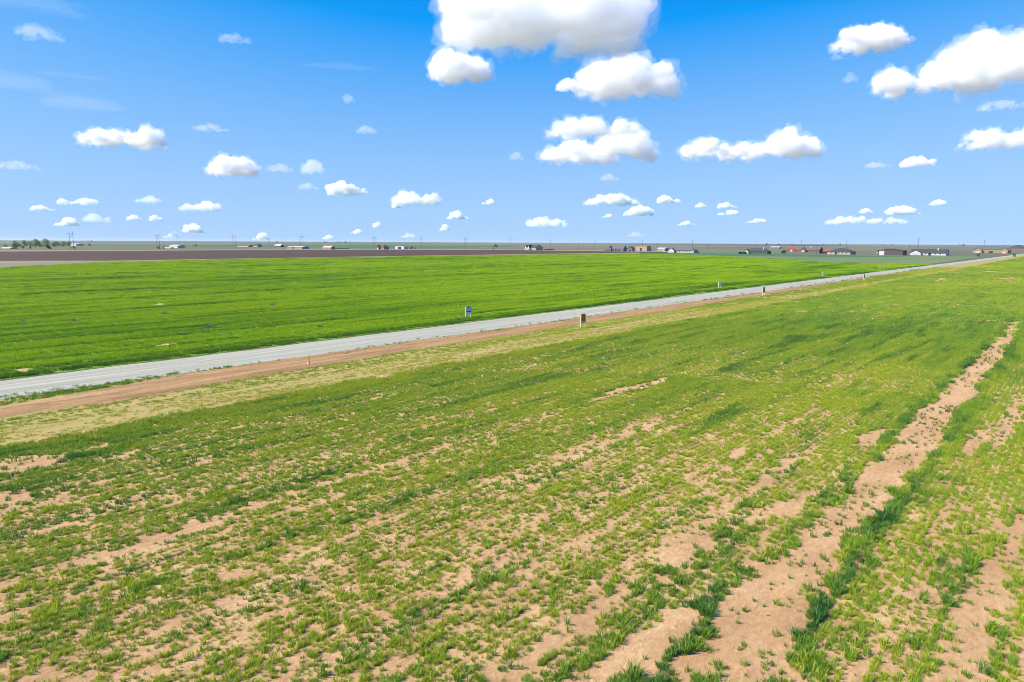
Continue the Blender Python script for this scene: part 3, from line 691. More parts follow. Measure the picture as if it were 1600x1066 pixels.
    if porch:
        MB().box(-w * 0.55, w * 0.55, -q - 0.012, -q + 0.03, 0.1, he * 0.86).build('porch_shade', M['dark'], root)  # flat dark panel on the wall paints the shade of the porch
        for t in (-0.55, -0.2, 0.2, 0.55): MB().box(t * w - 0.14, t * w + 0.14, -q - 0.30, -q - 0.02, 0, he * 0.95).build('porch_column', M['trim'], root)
    return tag(root, label, cat)
building('farmhouse', 'white gabled farmhouse with dark roof standing alone past the ploughed field', 'house', 821, 837, 848, 391.2, 382.6, 'cream', 'slate', 'gable', windows=6, eave=0.48, wings=[(-0.72, 0.2, 3, 0.86, 'white'), (-0.2, 0.2, 3, 0.92, 'white')])
building('house', 'low brown house with grey roof and porch columns left of the tan barn', 'house', 952, 974, 979, 393.0, 383.8, 'greywall', 'greyroof', 'gable', windows=5, eave=0.5, wings=[(-0.8, 0.17, 1.5, 0.9, 'greywall')], porch=True)
building('garage', 'small dark gabled garage between the brown house and the tan barn', 'garage', 981, 988, 991.5, 392.8, 385.4, 'greywall', 'slate', 'gable_front', eave=0.5, doors=[(0, 2.6, 2.3, 'dark')])
building('barn', 'tan metal barn with one dark doorway', 'barn', 993.5, 1010.5, 1016.5, 392.6, 384.8, 'tan', 'tanroof', 'flat', doors=[(-0.05, 2.8, 4.4, 'dark')])
building('shed', 'small tan shed between the tan barn and the long grey-roofed house', 'shed', 1027, 1038.5, 1044, 392.4, 387.2, 'tan', 'whiteroof', 'gable', eave=0.7, doors=[(0.7, 2.4, 2.4, 'trim')])
building('house', 'long white house under a broad grey roof', 'house', 1047, 1084, 1087, 395.4, 387.0, 'cream', 'greyroof', 'hip', windows=6, eave=0.42, wings=[(-0.72, 0.24, 3.5, 0.86, 'white')], depth=12)
building('house', 'low house with dark hip roof and dark fence on its left', 'house', 1167, 1199, 1204, 397.2, 388.2, 'brown', 'slate', 'hip', windows=6, eave=0.40, chimney=0.55, wings=[(-0.75, 0.2, 3, 0.8, 'cream')])
building('shed', 'far shed with white metal roof behind the dark hip-roofed house', 'shed', 1205, 1218, 1220, 389.2, 385.4, 'greywall', 'whiteroof', 'gable', eave=0.7)
building('barn', 'red metal barn with pale door', 'barn', 1232, 1247, 1249.5, 393.4, 387.0, 'redmetal', 'redmetal', 'gable', eave=0.72, doors=[(-0.2, 2.6, 3, 'trim'), (0.5, 1.2, 2.2, 'dark')])
building('house', 'red brick gabled house with white chimney right of the red barn', 'house', 1250, 1280, 1284.5, 394.4, 385.8, 'brick', 'greyroof', 'gable', windows=5, eave=0.45, wings=[(-0.35, 0.22, 4, 0.84, 'brick')], chimney=0.15)
building('shed', 'small red-roofed shed beside the dark fence', 'shed', 1290, 1298, 1299.5, 394.6, 389.8, 'redmetal', 'redmetal', 'gable', eave=0.55)
building('house', 'white-walled house with wide dark hip roof right of the dark fence', 'house', 1299, 1328.5, 1335.5, 398.0, 388.4, 'cream', 'slate', 'hip', windows=5, eave=0.40, doors=[(-0.25, 2.4, 2.5, 'dark')])
building('barn', 'dark brown metal barn with one large white door', 'barn', 1380, 1410.5, 1415.5, 399.3, 389.0, 'brown', 'brown', 'gable_front', eave=0.74, doors=[(-0.66, 4.8, 4.6, 'white')])
building('house', 'white house with dark roof nearest the gravel road', 'house', 1437, 1478, 1482.5, 399.5, 389.8, 'white', 'slate', 'gable', windows=6, eave=0.42, wings=[(-0.66, 0.3, 3.5, 0.84, 'white')], chimney=0.5, porch=False, doors=[(0.1, 2.5, 2.5, 'dark')])
building('house', 'tan stone house with grey roof at the far end of the road', 'house', 1537, 1577, 1581.5, 396.0, 385.4, 'beige', 'greyroof', 'hip', windows=5, eave=0.5, wings=[(-0.7, 0.22, 3, 0.8, 'beige'), (0.72, 0.2, 3, 0.82, 'beige')], doors=[(0, 4.8, 2.6, 'dark')])
building('house', 'dark-roofed house at the right edge beyond the tan stone house', 'house', 1586, 1606, 1609, 391.5, 383.2, 'brownbrick', 'slate', 'hip', windows=4, eave=0.4)
building('carport', 'white open-fronted shed, interior shade painted black, past the ploughed field', 'shed', 618, 631, 632.5, 389.6, 385.0, 'white', 'whiteroof', 'flat', doors=[(0, 9.0, 3.6, 'dark')], depth=9)  # dark front panel stands in for the unlit inside
building('house', 'brown brick house with peaked brown roof left of the white shed', 'house', 589, 600, 607.5, 390.0, 382.4, 'beige', 'brownroof', 'hip', windows=3, eave=0.45, wings=[(-0.3, 0.3, 3, 0.85, 'brownbrick')])
building('house', 'tan house with white roof beside a long dark hedge', 'house', 505, 517, 520, 390.0, 384.4, 'beige', 'whiteroof', 'gable', windows=4, eave=0.6)
building('shed', 'long low tan shed left of the tan house with white roof', 'shed', 448, 472, 475, 389.0, 385.0, 'tan', 'whiteroof', 'gable', windows=3, eave=0.65, depth=12)
building('house', 'small dark-sided house with white roof behind the long low tan shed', 'house', 430, 438.5, 441, 386.2, 381.8, 'brown', 'whiteroof', 'gable', eave=0.55)
building('house', 'cream house with brown roof among far pastures left of centre', 'house', 392, 402, 405, 386.0, 380.8, 'cream', 'brownroof', 'gable', windows=3, eave=0.5)
building('shed', 'low pale shed left of the far cream house', 'shed', 371, 388, 390, 386.0, 383.0, 'cream', 'greyroof', 'gable', eave=0.6, depth=10)
building('shed', 'bright white shed beside a long low white outbuilding', 'shed', 267, 277.5, 279.5, 388.0, 382.8, 'white', 'whiteroof', 'gable', eave=0.7, depth=12)
building('shed', 'long low white outbuilding left of the bright white shed', 'shed', 256, 266, 267, 388.4, 386.6, 'white', 'whiteroof', 'gable', eave=0.7, depth=6)
building('barn', 'distant long white barn right of the tree clump', 'barn', 105, 119, 121, 384.2, 380.8, 'white', 'whiteroof', 'gable', eave=0.65, depth=14)
building('shed', 'pale low shed at the left edge before the trees', 'shed', 2, 16, 18, 389.0, 386.2, 'cream', 'whiteroof', 'gable', eave=0.6, depth=8)

# fences by the houses; dark ones have shade painted into their colour
def fence(x0, x1, yb, h, label, mat):
    a, b = at(x0, yb), at(x1, yb); L = (b - a).length; root = empty('fence', a, math.atan2(b.y - a.y, b.x - a.x)); tag(root, label, 'fence')
    n = max(2, int(L / 3)); pm = MB().box(-0.08, 0.08, -0.08, 0.08, -0.2, h + 0.1)
    base = pm.build('post', M[mat], root)
    for k in range(1, n + 1):
        c = base.copy(); C.objects.link(c); c.parent = root; c.location = (L * k / n, 0, 0)
    for k in range(n): MB().box(L * k / n + 0.09, L * (k + 1) / n - 0.09, -0.03, 0.03, 0.08, h).build('panel', M[mat], root)
fence(851, 866, 390.6, 1.1, 'low dark fence right of the lone white farmhouse', 'dark')
fence(945, 953, 391.8, 1.3, 'low brown fence left of the house with porch columns', 'brownroof')
fence(1154, 1160, 396.8, 2.0, 'left dark panel fence by the low hip-roofed house', 'dark')
fence(1161, 1166.5, 396.8, 2.0, 'right dark panel fence touching the low hip-roofed house', 'dark')
fence(1280, 1297, 396.4, 1.5, 'dark shade-coloured fence in front of the small red shed', 'dark')

# vehicles
def car(px, py, yaw, paint, label, cat, long=4.9, hgt=1.85):
    root = empty('parked_car', at(px, py), yaw); l = long / 2; w = 0.95
    def loft(name, rows, mat, par):              # rows: (x, z0, z1, half width)
        V, F = [], []
        for (x, z0, z1, hw) in rows: V += [(x, -hw, z0), (x, hw, z0), (x, hw * 0.94, z1), (x, -hw * 0.94, z1)]
        for i in range(len(rows) - 1):
            for k in range(4): F.append((i * 4 + k, i * 4 + (k + 1) % 4, i * 4 + 4 + (k + 1) % 4, i * 4 + 4 + k))
        F += [(3, 2, 1, 0), tuple(len(V) - 4 + k for k in range(4))]
        return mesh_obj(name, V, F, M[mat], par)
    body = loft('body', [(-l, 0.45, 0.95, w * .93), (-l + 0.1, 0.35, 1.05, w), (-l + 0.9, 0.32, 1.08, w), (l - 1.3, 0.32, 1.05, w), (l - 0.2, 0.35, 0.95, w * .97), (l, 0.45, 0.8, w * .88)], paint, root)
    cab = loft('cabin', [(-l + 0.15, 1.05, 1.12, w * .9), (-l + 0.55, 1.05, hgt, w * .84), (l - 2.4, 1.05, hgt, w * .84), (l - 1.5, 1.05, 1.1, w * .9)], paint, root)
    MB().box(-l + 0.9, l - 2.4, -w * .885, w * .885, 1.16, hgt - 0.16).build('side_window', M['glass'], cab)
    for sx in (-l + 0.9, l - 0.95):
        for sy in (-1, 1):
            wh = empty('wheel', (sx, sy * (w - 0.1), 0.36)); wh.parent = root
            MB().tube([(0, -0.12, 0), (0, 0.12, 0)], 0.36, 16).build('tyre', M['rubber'], wh); MB().tube([(0, -0.13, 0), (0, 0.13, 0)], 0.2, 12).build('rim', M['chrome'], wh)
    for sy in (-1, 1):
        MB().box(-l - 0.02, -l + 0.05, sy * w * .72 - 0.14, sy * w * .72 + 0.14, 0.72, 0.9).build('tail_lamp', M['lamp'], root)
        MB().box(l - 0.06, l + 0.02, sy * w * .66 - 0.16, sy * w * .66 + 0.16, 0.62, 0.75).build('headlight', M['trim'], root)
    return tag(root, label, cat)
UY = math.pi / 2 - A
car(1569.5, 399.4, UY, 'redpaint', 'red car driving away where the gravel road ends', 'car', 5.2, 1.95)
car(1089.5, 395.2, YAW, 'darkpaint', 'dark car parked right of the long white house', 'car')
car(1039, 394.0, YAW, 'bluepaint', 'silver-blue car parked in front of the small tan shed', 'car')
# white upright tank left of the brown barn
p = at(1372, 398.3); root = empty('storage_tank', p)
MB().tube([(0, 0, 0.15), (0, 0, 2.9), (0, 0, 3.2), (0, 0, 3.35)], [1.35, 1.35, 1.0, 0.35], 24).build('tank_body', M['white'], root, True)
MB().box(-1.5, 1.5, -1.5, 1.5, -0.1, 0.15).build('plinth', M['greywall'], root); MB().tube([(0, 0, 3.3), (0, 0, 3.5)], 0.25, 12).build('lid', M['pedestal'], root)
tag(root, 'white upright storage tank left of the dark brown barn', 'tank')
# slim pole with a round white head
p = at(1119.5, 391.5); root = empty('white_topped_pole', p); MB().tube([(0, 0, -0.2), (0, 0, 6.2)], [0.11, 0.08], 8).build('pole', M['polewood'], root)
MB().tube([(0, 0, 6.2), (0, 0, 6.45), (0, 0, 6.8), (0, 0, 6.95)], [0.9, 1.5, 1.3, 0.3], 16).build('pole_head', M['white'], root); tag(root, 'slim pole with a broad white head standing in dry pasture', 'lamp')

# ------------------------------------------------------------------ power lines
def hframe_parts(root, h, gap):
    for sx in (-gap / 2, gap / 2): MB().tube([(sx, 0, -0.5), (sx, 0, h)], [0.22, 0.15], 8).build('pole', M['polewood'], root)
    MB().box(-gap / 2 - 3.6, gap / 2 + 3.6, -0.45, -0.27, h - 3.15, h - 2.9).build('crossarm', M['polewood'], root)
    for sx in (-gap / 2 - 3.3, 0, gap / 2 + 3.3): MB().tube([(sx, -0.41, h - 3.2), (sx, -0.41, h - 4.6)], 0.12, 6).build('insulator', M['greypole'], root)
    MB().tube([(-gap / 2, -0.3, h - 8), (gap / 2, -0.3, h - 3.4)], 0.06, 6).build('brace', M['polewood'], root); MB().tube([(gap / 2, -0.32, h - 8), (-gap / 2, -0.32, h - 3.4)], 0.06, 6).build('brace', M['polewood'], root)
proto = None
def hframe(x, px_h, label, grp, hh=23.0, yaw=0.0):
    global proto
    if proto is None:
        proto = empty('transmission_pole', (0, 0, 0)); hframe_parts(proto, 23.0, 4.6); o = proto
    else: o = copy_tree(proto)
    o.location = at_dist(x, hh * FPX / px_h); o.scale = (1, 1, hh / 23.0); o.rotation_euler.z = yaw
    return tag(o, label, 'power pole', grp)
HF = [(112, 23), (247, 18.5), (366, 18.5), (471.5, 20), (585.5, 16.5), (659, 16), (727.5, 15.5), (797, 14.5)]
for i, (x, h) in enumerate(HF):
    hframe(x, h, 'twin wooden transmission poles, %s from the left along the skyline' % ORD[i], 'twin-pole transmission line on the left skyline')
HF2 = [(860, 10.5), (930, 10), (1004, 10), (1082, 11), (1181, 11), (1252, 11.5), (1323, 12), (1434.5, 17), (1538, 13)]
for i, (x, h) in enumerate(HF2):
    hframe(x, h, 'distant transmission pole pair above the houses, %s from the left there' % ORD[i], 'distant transmission line behind the houses', 23, R(70))
def upole(x, yb, yt, label):
    p = at(x, yb); h = (yb - yt) * p.y / FPX; root = empty('utility_pole', p, R(20)); tag(root, label, 'utility pole')
    MB().tube([(0, 0, -0.4), (0, 0, h)], [0.17, 0.11], 8).build('pole', M['polewood'], root)
    MB().box(-1.2, 1.2, -0.24, -0.12, h - 0.75, h - 0.6).build('crossarm', M['polewood'], root)
    for sx in (-1.05, 0, 1.05): MB().tube([(sx, -0.18, h - 0.6), (sx, -0.18, h - 0.36)], 0.06, 6).build('insulator', M['greypole'], root)
upole(1105, 391.5, 381.5, 'single wooden pole left of the white-headed pole')
upole(1275.5, 398.5, 383.5, 'single wooden pole in front of the red brick house')
upole(1419.5, 398.0, 383.0, 'single wooden pole right of the dark brown barn')
upole(1027, 392.5, 380.5, 'single wooden pole behind the small tan shed')
upole(904, 391.0, 381, 'single thin pole in open pasture right of the lone farmhouse')

# ------------------------------------------------------------------ trees
def tree_meshes(seed, shape, mat):
    r = random.Random(seed)
    tr = MB(); tr.tube([(0, 0, -0.05), (r.uniform(-.02, .02), 0, 0.2), (r.uniform(-.05, .05), r.uniform(-.05, .05), 0.6)], [0.035, 0.027, 0.012], 7)
    lobes = []
    if shape == 'cone': lobes = [(0, 0, 0.12 + 0.8 * k / 7, 0.30 * (1 - k / 7.6), 0.12) for k in range(8)]
    else:
        for k in range(14):
            a = r.random() * 6.283; q = r.uniform(0.05, 0.30); z = 0.17 + 0.70 * (k + 0.5 * r.random()) / 14; q *= 1.25 - z; lobes.append((math.cos(a) * q * 1.3, math.sin(a) * q * 1.3, z, r.uniform(0.16, 0.26) * (1.2 - 0.6 * z), r.uniform(0.12, 0.18)))
        for l in lobes[:6]: tr.tube([(0, 0, r.uniform(0.2, 0.35)), (l[0] * .6, l[1] * .6, l[2] * .75), (l[0], l[1], l[2])], [0.014, 0.009, 0.004], 5)
    V, F = [], []
    for (cx, cyy, cz, rr, rz) in lobes:
        for i in range(70):
            d = Vector((r.gauss(0, 1), r.gauss(0, 1), r.gauss(0, 1))).normalized() * (0.55 + 0.5 * r.random())
            p = Vector((cx + d.x * rr, cyy + d.y * rr, max(0.03, cz + d.z * rz))); a = Vector((r.gauss(0, 1), r.gauss(0, 1), r.gauss(0, 1))).normalized(); b = a.orthogonal().normalized()
            s = r.uniform(0.020, 0.045); q = len(V); V += [tuple(p - a * s), tuple(p + b * s * .7), tuple(p + a * s), tuple(p - b * s * .7)]; F.append((q, q + 1, q + 2, q + 3))
    m1 = bpy.data.meshes.new('trunk'); m1.from_pydata(tr.v, [], tr.f); m1.materials.append(M['bark'])
    m2 = bpy.data.meshes.new('crown'); m2.from_pydata(V, [], F); m2.materials.append(M[mat]); return m1, m2
TM = {'spring': [tree_meshes(s, 'round', 'leaf_spring') for s in (1, 2, 3)], 'olive': [tree_meshes(s, 'round', 'leaf_olive') for s in (4, 5, 6)], 'dark': [tree_meshes(s, 'round', 'leaf_dark') for s in (7, 8)], 'cone': [tree_meshes(9, 'cone', 'leaf_dark')]}
def tree(p, h, wk, kind, label, i, grp=None, name='tree', cat='tree'):
    root = empty(name, p, i * 1.9); root.scale = (h * wk, h * wk, h); m1, m2 = TM[kind][i % len(TM[kind])]
    for nm, me in (('trunk', m1), ('crown', m2)):
        o = bpy.data.objects.new(nm, me); C.objects.link(o); o.parent = root
    return tag(root, label, cat, grp)
KN = {'spring': 'light spring-green', 'olive': 'olive-green', 'dark': 'dark', 'cone': 'dark conical'}
LT = [(8, 1250, 7, 1.2, 'olive'), (22, 1300, 7.5, 1.3, 'dark'), (27, 1420, 11, 1.1, 'spring'), (36, 1500, 11, 1.2, 'spring'), (37.5, 1150, 5.5, 1.2, 'dark'), (45, 1480, 11.5, 1.2, 'spring'), (48, 1130, 4.2, 1.1, 'cone'), (55, 1380, 13, 1.0, 'olive'), (62, 1450, 11.5, 1.2, 'spring'), (70, 1520, 12, 1.2, 'spring'), (72.5, 1080, 6.6, 1.0, 'dark'), (75, 1400, 13.5, 0.9, 'olive'), (83, 1450, 12, 1.1, 'olive'), (91, 1500, 12, 1.2, 'spring'), (99, 1520, 11, 1.2, 'olive'), (106, 1560, 9, 1.2, 'olive')]
cnt = {}
for i, (x, D, h, wk, k) in enumerate(LT):
    cnt[k] = cnt.get(k, 0) + 1
    tree(at_dist(x + 2.5 * math.sin(i * 2.7), D), h * (0.8 + 0.3 * ((i * 5) % 4) / 3), wk * 1.45, k, '%s tree in the clump at far left, %s of its colour from the left' % (KN[k], ORD[cnt[k] - 1]), i, 'trees in the clump at far left')
SH = [(115, 1120, 4.5, 1.6, 'olive', 'olive shrub at the foot of the leftmost twin poles'), (140, 1700, 5, 1.5, 'dark', 'dark bushy tree right of the long white barn'), (247, 1060, 4.5, 1.8, 'olive', 'olive bush left of the long low white outbuilding'), (255, 1080, 4, 1.6, 'spring', 'light green bush against the long low white outbuilding'),
      (301, 1500, 5.5, 1.5, 'spring', 'light green tree right of the bright white shed, left of a pair'), (306, 1520, 5, 1.5, 'olive', 'olive tree right of the bright white shed, right of a pair'), (457, 1120, 4, 1.4, 'spring', 'light green bush in front of the long low tan shed'), (474, 1300, 6, 1.4, 'spring', 'light green tree behind the right end of the long low tan shed'),
      (643, 1130, 4.5, 1.4, 'dark', 'dark bush right of the white open-fronted shed'), (648, 1150, 3.6, 1.6, 'olive', 'olive bush farther right of the white open-fronted shed'), (770, 1130, 4.6, 0.9, 'olive', 'small olive tree alone in pasture left of the lone farmhouse'), (775, 1500, 7, 1.8, 'dark', 'broad dark tree behind the small olive tree in pasture'),
      (1017.5, 960, 4.2, 1.0, 'olive', 'small bare-looking olive tree right of the tan barn'), (1226, 860, 4.6, 1.9, 'dark', 'dark spreading tree left of the red barn'), (1222, 900, 4, 1.4, 'olive', 'olive bush left of the dark spreading tree by the red barn'), (1531, 800, 4, 1.3, 'olive', 'small olive tree left of the tan stone house'), (1586, 820, 4.5, 1.2, 'olive', 'small olive tree right of the tan stone house')]
for i, (x, D, h, wk, k, lb) in enumerate(SH): tree(at_dist(x, D), h, wk, k, lb, i)
HT = [(24, 9), (30, 8), (138, 10), (143, 11), (421, 10), (433, 11), (508, 13), (512, 11), (528, 12), (533, 13), (540, 14), (546, 12), (552, 11), (1198, 14), (1205, 10), (1217, 12), (1238, 11), (1287, 12), (1313, 13), (1378, 11), (1383, 10), (1394, 11), (1500, 12), (1506, 14)]
for i, (x, h) in enumerate(HT): tree(at_dist(x, 4200 + 500 * ((i * 7) % 5)), h, 1.2, 'dark', 'tiny dark skyline tree, %s from the left on the horizon' % ORD[i], i, 'tiny skyline trees')
# long hedge right of the tan house and a far belt of trees that reads as one mass
def mass(name, label, cat, x0, x1, D, h, n, mat, grp=None, gap=0.0):
    V, F = [], []; a, b = at_dist(x0, D), at_dist(x1, D)
    for i in range(n):
        t = random.random(); k = float(fbm(np.array(t * 40), np.array(D * 0.01), 5, 4)); hh_ = h * max(0.12, (k - gap) / (1 - gap))
        p = a.lerp(b, t) + Vector((random.gauss(0, h), random.gauss(0, h * 1.5), random.random() ** 0.7 * hh_)); s = h * random.uniform(0.06, 0.16)
        u_ = Vector((random.gauss(0, 1), random.gauss(0, 1), random.gauss(0, 1))).normalized(); w_ = u_.orthogonal().normalized(); q = len(V)
        V += [tuple(p - u_ * s), tuple(p + w_ * s), tuple(p + u_ * s), tuple(p - w_ * s)]; F.append((q, q + 1, q + 2, q + 3))
    return tag(mesh_obj(name, V, F, M[mat]), label, cat, grp, 'stuff' if n > 1500 else None)
mass('hedge', 'long low dark hedge right of the tan house with white roof', 'hedge', 521, 544, 1150, 2.4, 1200, 'leaf_dark')
mass('far_tree_belt', 'thin dark line of trees all along the horizon', 'trees', -120, 1720, 9500, 11, 16000, 'leaf_dark', None, 0.42)
mass('pasture_scrub', 'scattered grey-green scrub across the far left pasture', 'scrub', 100, 420, 1350, 1.6, 3000, 'leaf_olive')

# ------------------------------------------------------------------ clouds: closed billowing bodies of bright scattering droplets
def m_cloud(sig):
    m = bpy.data.materials.new('cloud_droplets'); m.use_nodes = True; n, l = m.node_tree.nodes, m.node_tree.links
    n.remove(n['Principled BSDF']); v = n.new('ShaderNodeVolumeScatter'); v.inputs['Color'].default_value = (1, 1, 1, 1)
    v.inputs['Density'].default_value = sig; v.inputs['Anisotropy'].default_value = 0.0
    l.new(v.outputs[0], n['Material Output'].inputs['Volume']); return m
dtex = bpy.data.textures.new('billows', 'CLOUDS'); dtex.noise_scale = 1.0; dtex.noise_depth = 4
ICO = {}
def ico(k):
    if k not in ICO:
        b = bmesh.new(); bmesh.ops.create_icosphere(b, subdivisions=k, radius=1.0)
        ICO[k] = (np.array([v.co[:] for v in b.verts]), [tuple(v.index for v in f.verts) for f in b.faces]); b.free()
    return ICO[k]
def cloud(box, lobes, opt, label, grp=None, seed=0, wisp=False):
    x0, y0, x1, y1 = box; r = random.Random(seed * 31 + 5)
    y0 += (y1 - y0) * 0.14; x0, x1 = x0 + (x1 - x0) * 0.03, x1 - (x1 - x0) * 0.03
    cx = (x0 + x1) / 2; dv = ray(cx, y1); el = dv[2] / math.hypot(dv[0], dv[1])
    hd = min(1100.0 / max(el, 0.001), 42000.0); nrm = math.hypot(dv[0], dv[1])
    loc = Vector((dv[0] / nrm * hd, dv[1] / nrm * hd, CAM_H + el * hd))
    sc_ = hd / nrm / FPX * math.hypot(1, 0)      # metres per photo pixel at that distance
    W, Hh = (x1 - x0) * sc_, (y1 - y0) * sc_; Dp = min(W * 0.6, Hh * 2.2)
    V, F = [], []; iv, if_ = ico(2)
    n = int(26 + 10 * min(W / max(Hh, 1), 5))
    def env(t):
        return max([hk * max(0.0, 1 - ((t - c) / wd) ** 2) ** 0.6 for c, wd, hk in lobes] + [0.0])
    tries = 0; k = 0
    while k < n and tries < 4000:
        tries += 1; t = r.random(); e = env(t)
        if e < 0.12: continue
        rad = Hh * e * r.uniform(0.22, 0.46) if not wisp else Hh * e * r.uniform(0.3, 0.5)
        z = r.uniform(0.0, max(0.02, Hh * e - rad)); X = (t - 0.5) * W; X = max(-W / 2 + rad * .7, min(W / 2 - rad * .7, X)); Y = r.uniform(-1, 1) * Dp * 0.5 * math.sqrt(e)
        sx = r.uniform(1.0, 1.5) if not wisp else r.uniform(2.5, 5)
        q = iv * np.array([rad * sx, rad * r.uniform(1, 1.4), rad]) + np.array([X, Y, z + rad * 0.55])
        low = q[:, 2] < 0; q[low, 2] *= 0.22
        b = len(V); V += q.tolist(); F += [tuple(i + b for i in f) for f in if_]; k += 1
    o = mesh_obj('cloud', V, F, m_cloud(opt / max(Hh, 60)))
    o.location = loc; o.rotation_euler = (0, 0, math.atan2(-dv[0], dv[1]))
    big = (x1 - x0) > 70
    rm = o.modifiers.new('merge', 'REMESH'); rm.mode = 'VOXEL'; rm.voxel_size = max(W, Hh * 1.5) / (125 if big else 50); rm.use_smooth_shade = True
    tx = bpy.data.textures.new('billows', 'CLOUDS'); tx.noise_scale = Hh * 0.42; tx.noise_depth = 5
    dm = o.modifiers.new('billow', 'DISPLACE'); dm.texture = tx; dm.texture_coords = 'LOCAL'; dm.strength = Hh * (0.34 if not wisp else 0.4); dm.mid_level = 0.6
    t2 = bpy.data.textures.new('fine_billows', 'CLOUDS'); t2.noise_scale = Hh * 0.13; t2.noise_depth = 4
    d2 = o.modifiers.new('fine_billow', 'DISPLACE'); d2.texture = t2; d2.texture_coords = 'LOCAL'; d2.strength = Hh * 0.16; d2.mid_level = 0.6
    if big:
        r2 = o.modifiers.new('heal', 'REMESH'); r2.mode = 'VOXEL'; r2.voxel_size = rm.voxel_size; r2.use_smooth_shade = True
    if big and not wisp:                          # a thin ragged veil round the dense body
        f = mesh_obj('cloud_fringe', V, F, m_cloud(opt * 0.2 / max(Hh, 60)), o); f.scale = (1.03, 1.06, 1.08); f.location = (0, 0, -Hh * 0.03)
        r3 = f.modifiers.new('merge', 'REMESH'); r3.mode = 'VOXEL'; r3.voxel_size = rm.voxel_size * 1.4; r3.use_smooth_shade = True
        t3 = bpy.data.textures.new('ragged', 'CLOUDS'); t3.noise_scale = Hh * 0.28; t3.noise_depth = 6
        d3 = f.modifiers.new('ragged', 'DISPLACE'); d3.texture = t3; d3.texture_coords = 'LOCAL'; d3.strength = Hh * 0.55; d3.mid_level = 0.48
    tag(o, label, 'cloud', grp); return o
TH, MD, FT, WS = 2.9, 1.6, 0.30, 0.05
BIGC = [
    ((694, -52, 1006, 72), [(0.5, 0.5, 1.0), (0.2, 0.25, 0.9), (0.85, 0.2, 0.9)], TH, 'largest white cumulus, cut off by the top edge of the sky'),
    ((668, 80, 772, 126), [(0.45, 0.5, 1.0), (0.75, 0.28, 0.8)], TH, 'rounded white cloud just below left of the largest cumulus'),
    ((900, 86, 1066, 150), [(0.25, 0.28, 0.9), (0.45, 0.3, 1.0), (0.75, 0.28, 0.75)], TH, 'lumpy white cloud sloping down to the right below the largest cumulus'),
    ((866, 122, 922, 143), [(0.5, 0.55, 1.0)], MD, 'ragged tail at the left end of the sloping lumpy cloud'),
    ((846, 180, 1004, 215), [(0.35, 0.35, 1.0), (0.85, 0.2, 0.85)], MD, 'greyer upper cloud of the stacked pair near the sky centre'),
    ((843, 207, 1028, 253), [(0.25, 0.3, 0.8), (0.7, 0.35, 1.0)], TH, 'brighter lower cloud of the stacked pair near the sky centre'),
    ((1050, 206, 1280, 248), [(0.2, 0.25, 0.75), (0.45, 0.25, 0.7), (0.78, 0.25, 1.0)], TH, 'long flat-bottomed white cloud right of the stacked pair'),
    ((1298, 40, 1416, 78), [(0.5, 0.52, 1.0), (0.25, 0.25, 0.7)], TH, 'smooth oval cloud left of the tall cumulus at the right edge'),
    ((1470, 46, 1660, 134), [(0.3, 0.3, 0.95), (0.65, 0.4, 1.0)], TH, 'tall bright cumulus at the right edge of the sky'),
    ((1370, 92, 1500, 142), [(0.2, 0.25, 0.85), (0.65, 0.4, 0.8)], TH, 'lower left shoulder of the tall cumulus at the right edge'),
    ((1504, 195, 1640, 229), [(0.3, 0.3, 0.95), (0.7, 0.35, 0.9)], MD, 'soft cloud at the right edge below the tall cumulus'),
    ((127, 193, 256, 229), [(0.3, 0.3, 0.85), (0.55, 0.25, 0.6), (0.82, 0.2, 1.0)], TH, 'two-humped white cloud in the left part of the sky'),
    ((326, 244, 410, 274), [(0.45, 0.5, 1.0)], TH, 'domed white cloud right of and below the two-humped cloud'),
    ((414, 250, 470, 271), [(0.4, 0.45, 0.8)], FT, 'faint smear of cloud right of the domed cloud'),
    ((470, 249, 510, 273), [(0.5, 0.5, 1.0)], FT * 2, 'pale pointed puff right of the faint smear'),
    ((510, 281, 578, 306), [(0.35, 0.4, 1.0), (0.7, 0.35, 0.6)], TH, 'bright cloud sloping right, left of the low double cloud'),
    ((612, 297, 690, 320), [(0.3, 0.33, 1.0), (0.8, 0.25, 0.8)], TH, 'low double-lobed bright cloud left of centre'),
    ((1406, 241, 1460, 261), [(0.4, 0.45, 1.0), (0.8, 0.25, 0.7)], MD, 'small bright cloud alone at right, below the soft edge cloud'),
    ((908, 303, 1002, 321), [(0.5, 0.5, 1.0)], TH, 'flat bright cloud low in the sky right of centre'),
    ((968, 321, 1028, 338), [(0.5, 0.45, 1.0)], TH, 'small bright cloud tucked under the flat low cloud'),
    ((818, 336, 888, 356), [(0.4, 0.45, 1.0), (0.8, 0.25, 0.8)], MD, 'broad pale cloud low above the lone farmhouse'),
    ((1290, 336, 1414, 351), [(0.3, 0.35, 1.0), (0.75, 0.3, 0.8)], MD, 'long thin pale cloud low over the right-hand houses'),
    ((1382, 320, 1440, 336), [(0.45, 0.5, 1.0)], TH, 'bright puff above the right end of the long thin cloud'),
    ((276, 312, 346, 331), [(0.3, 0.3, 0.7), (0.7, 0.35, 1.0)], MD, 'pale ragged cloud above the white shed on the left'),
]
for i, (bx, lb, op, la) in enumerate(BIGC): cloud(bx, lb, op, la, None, i)
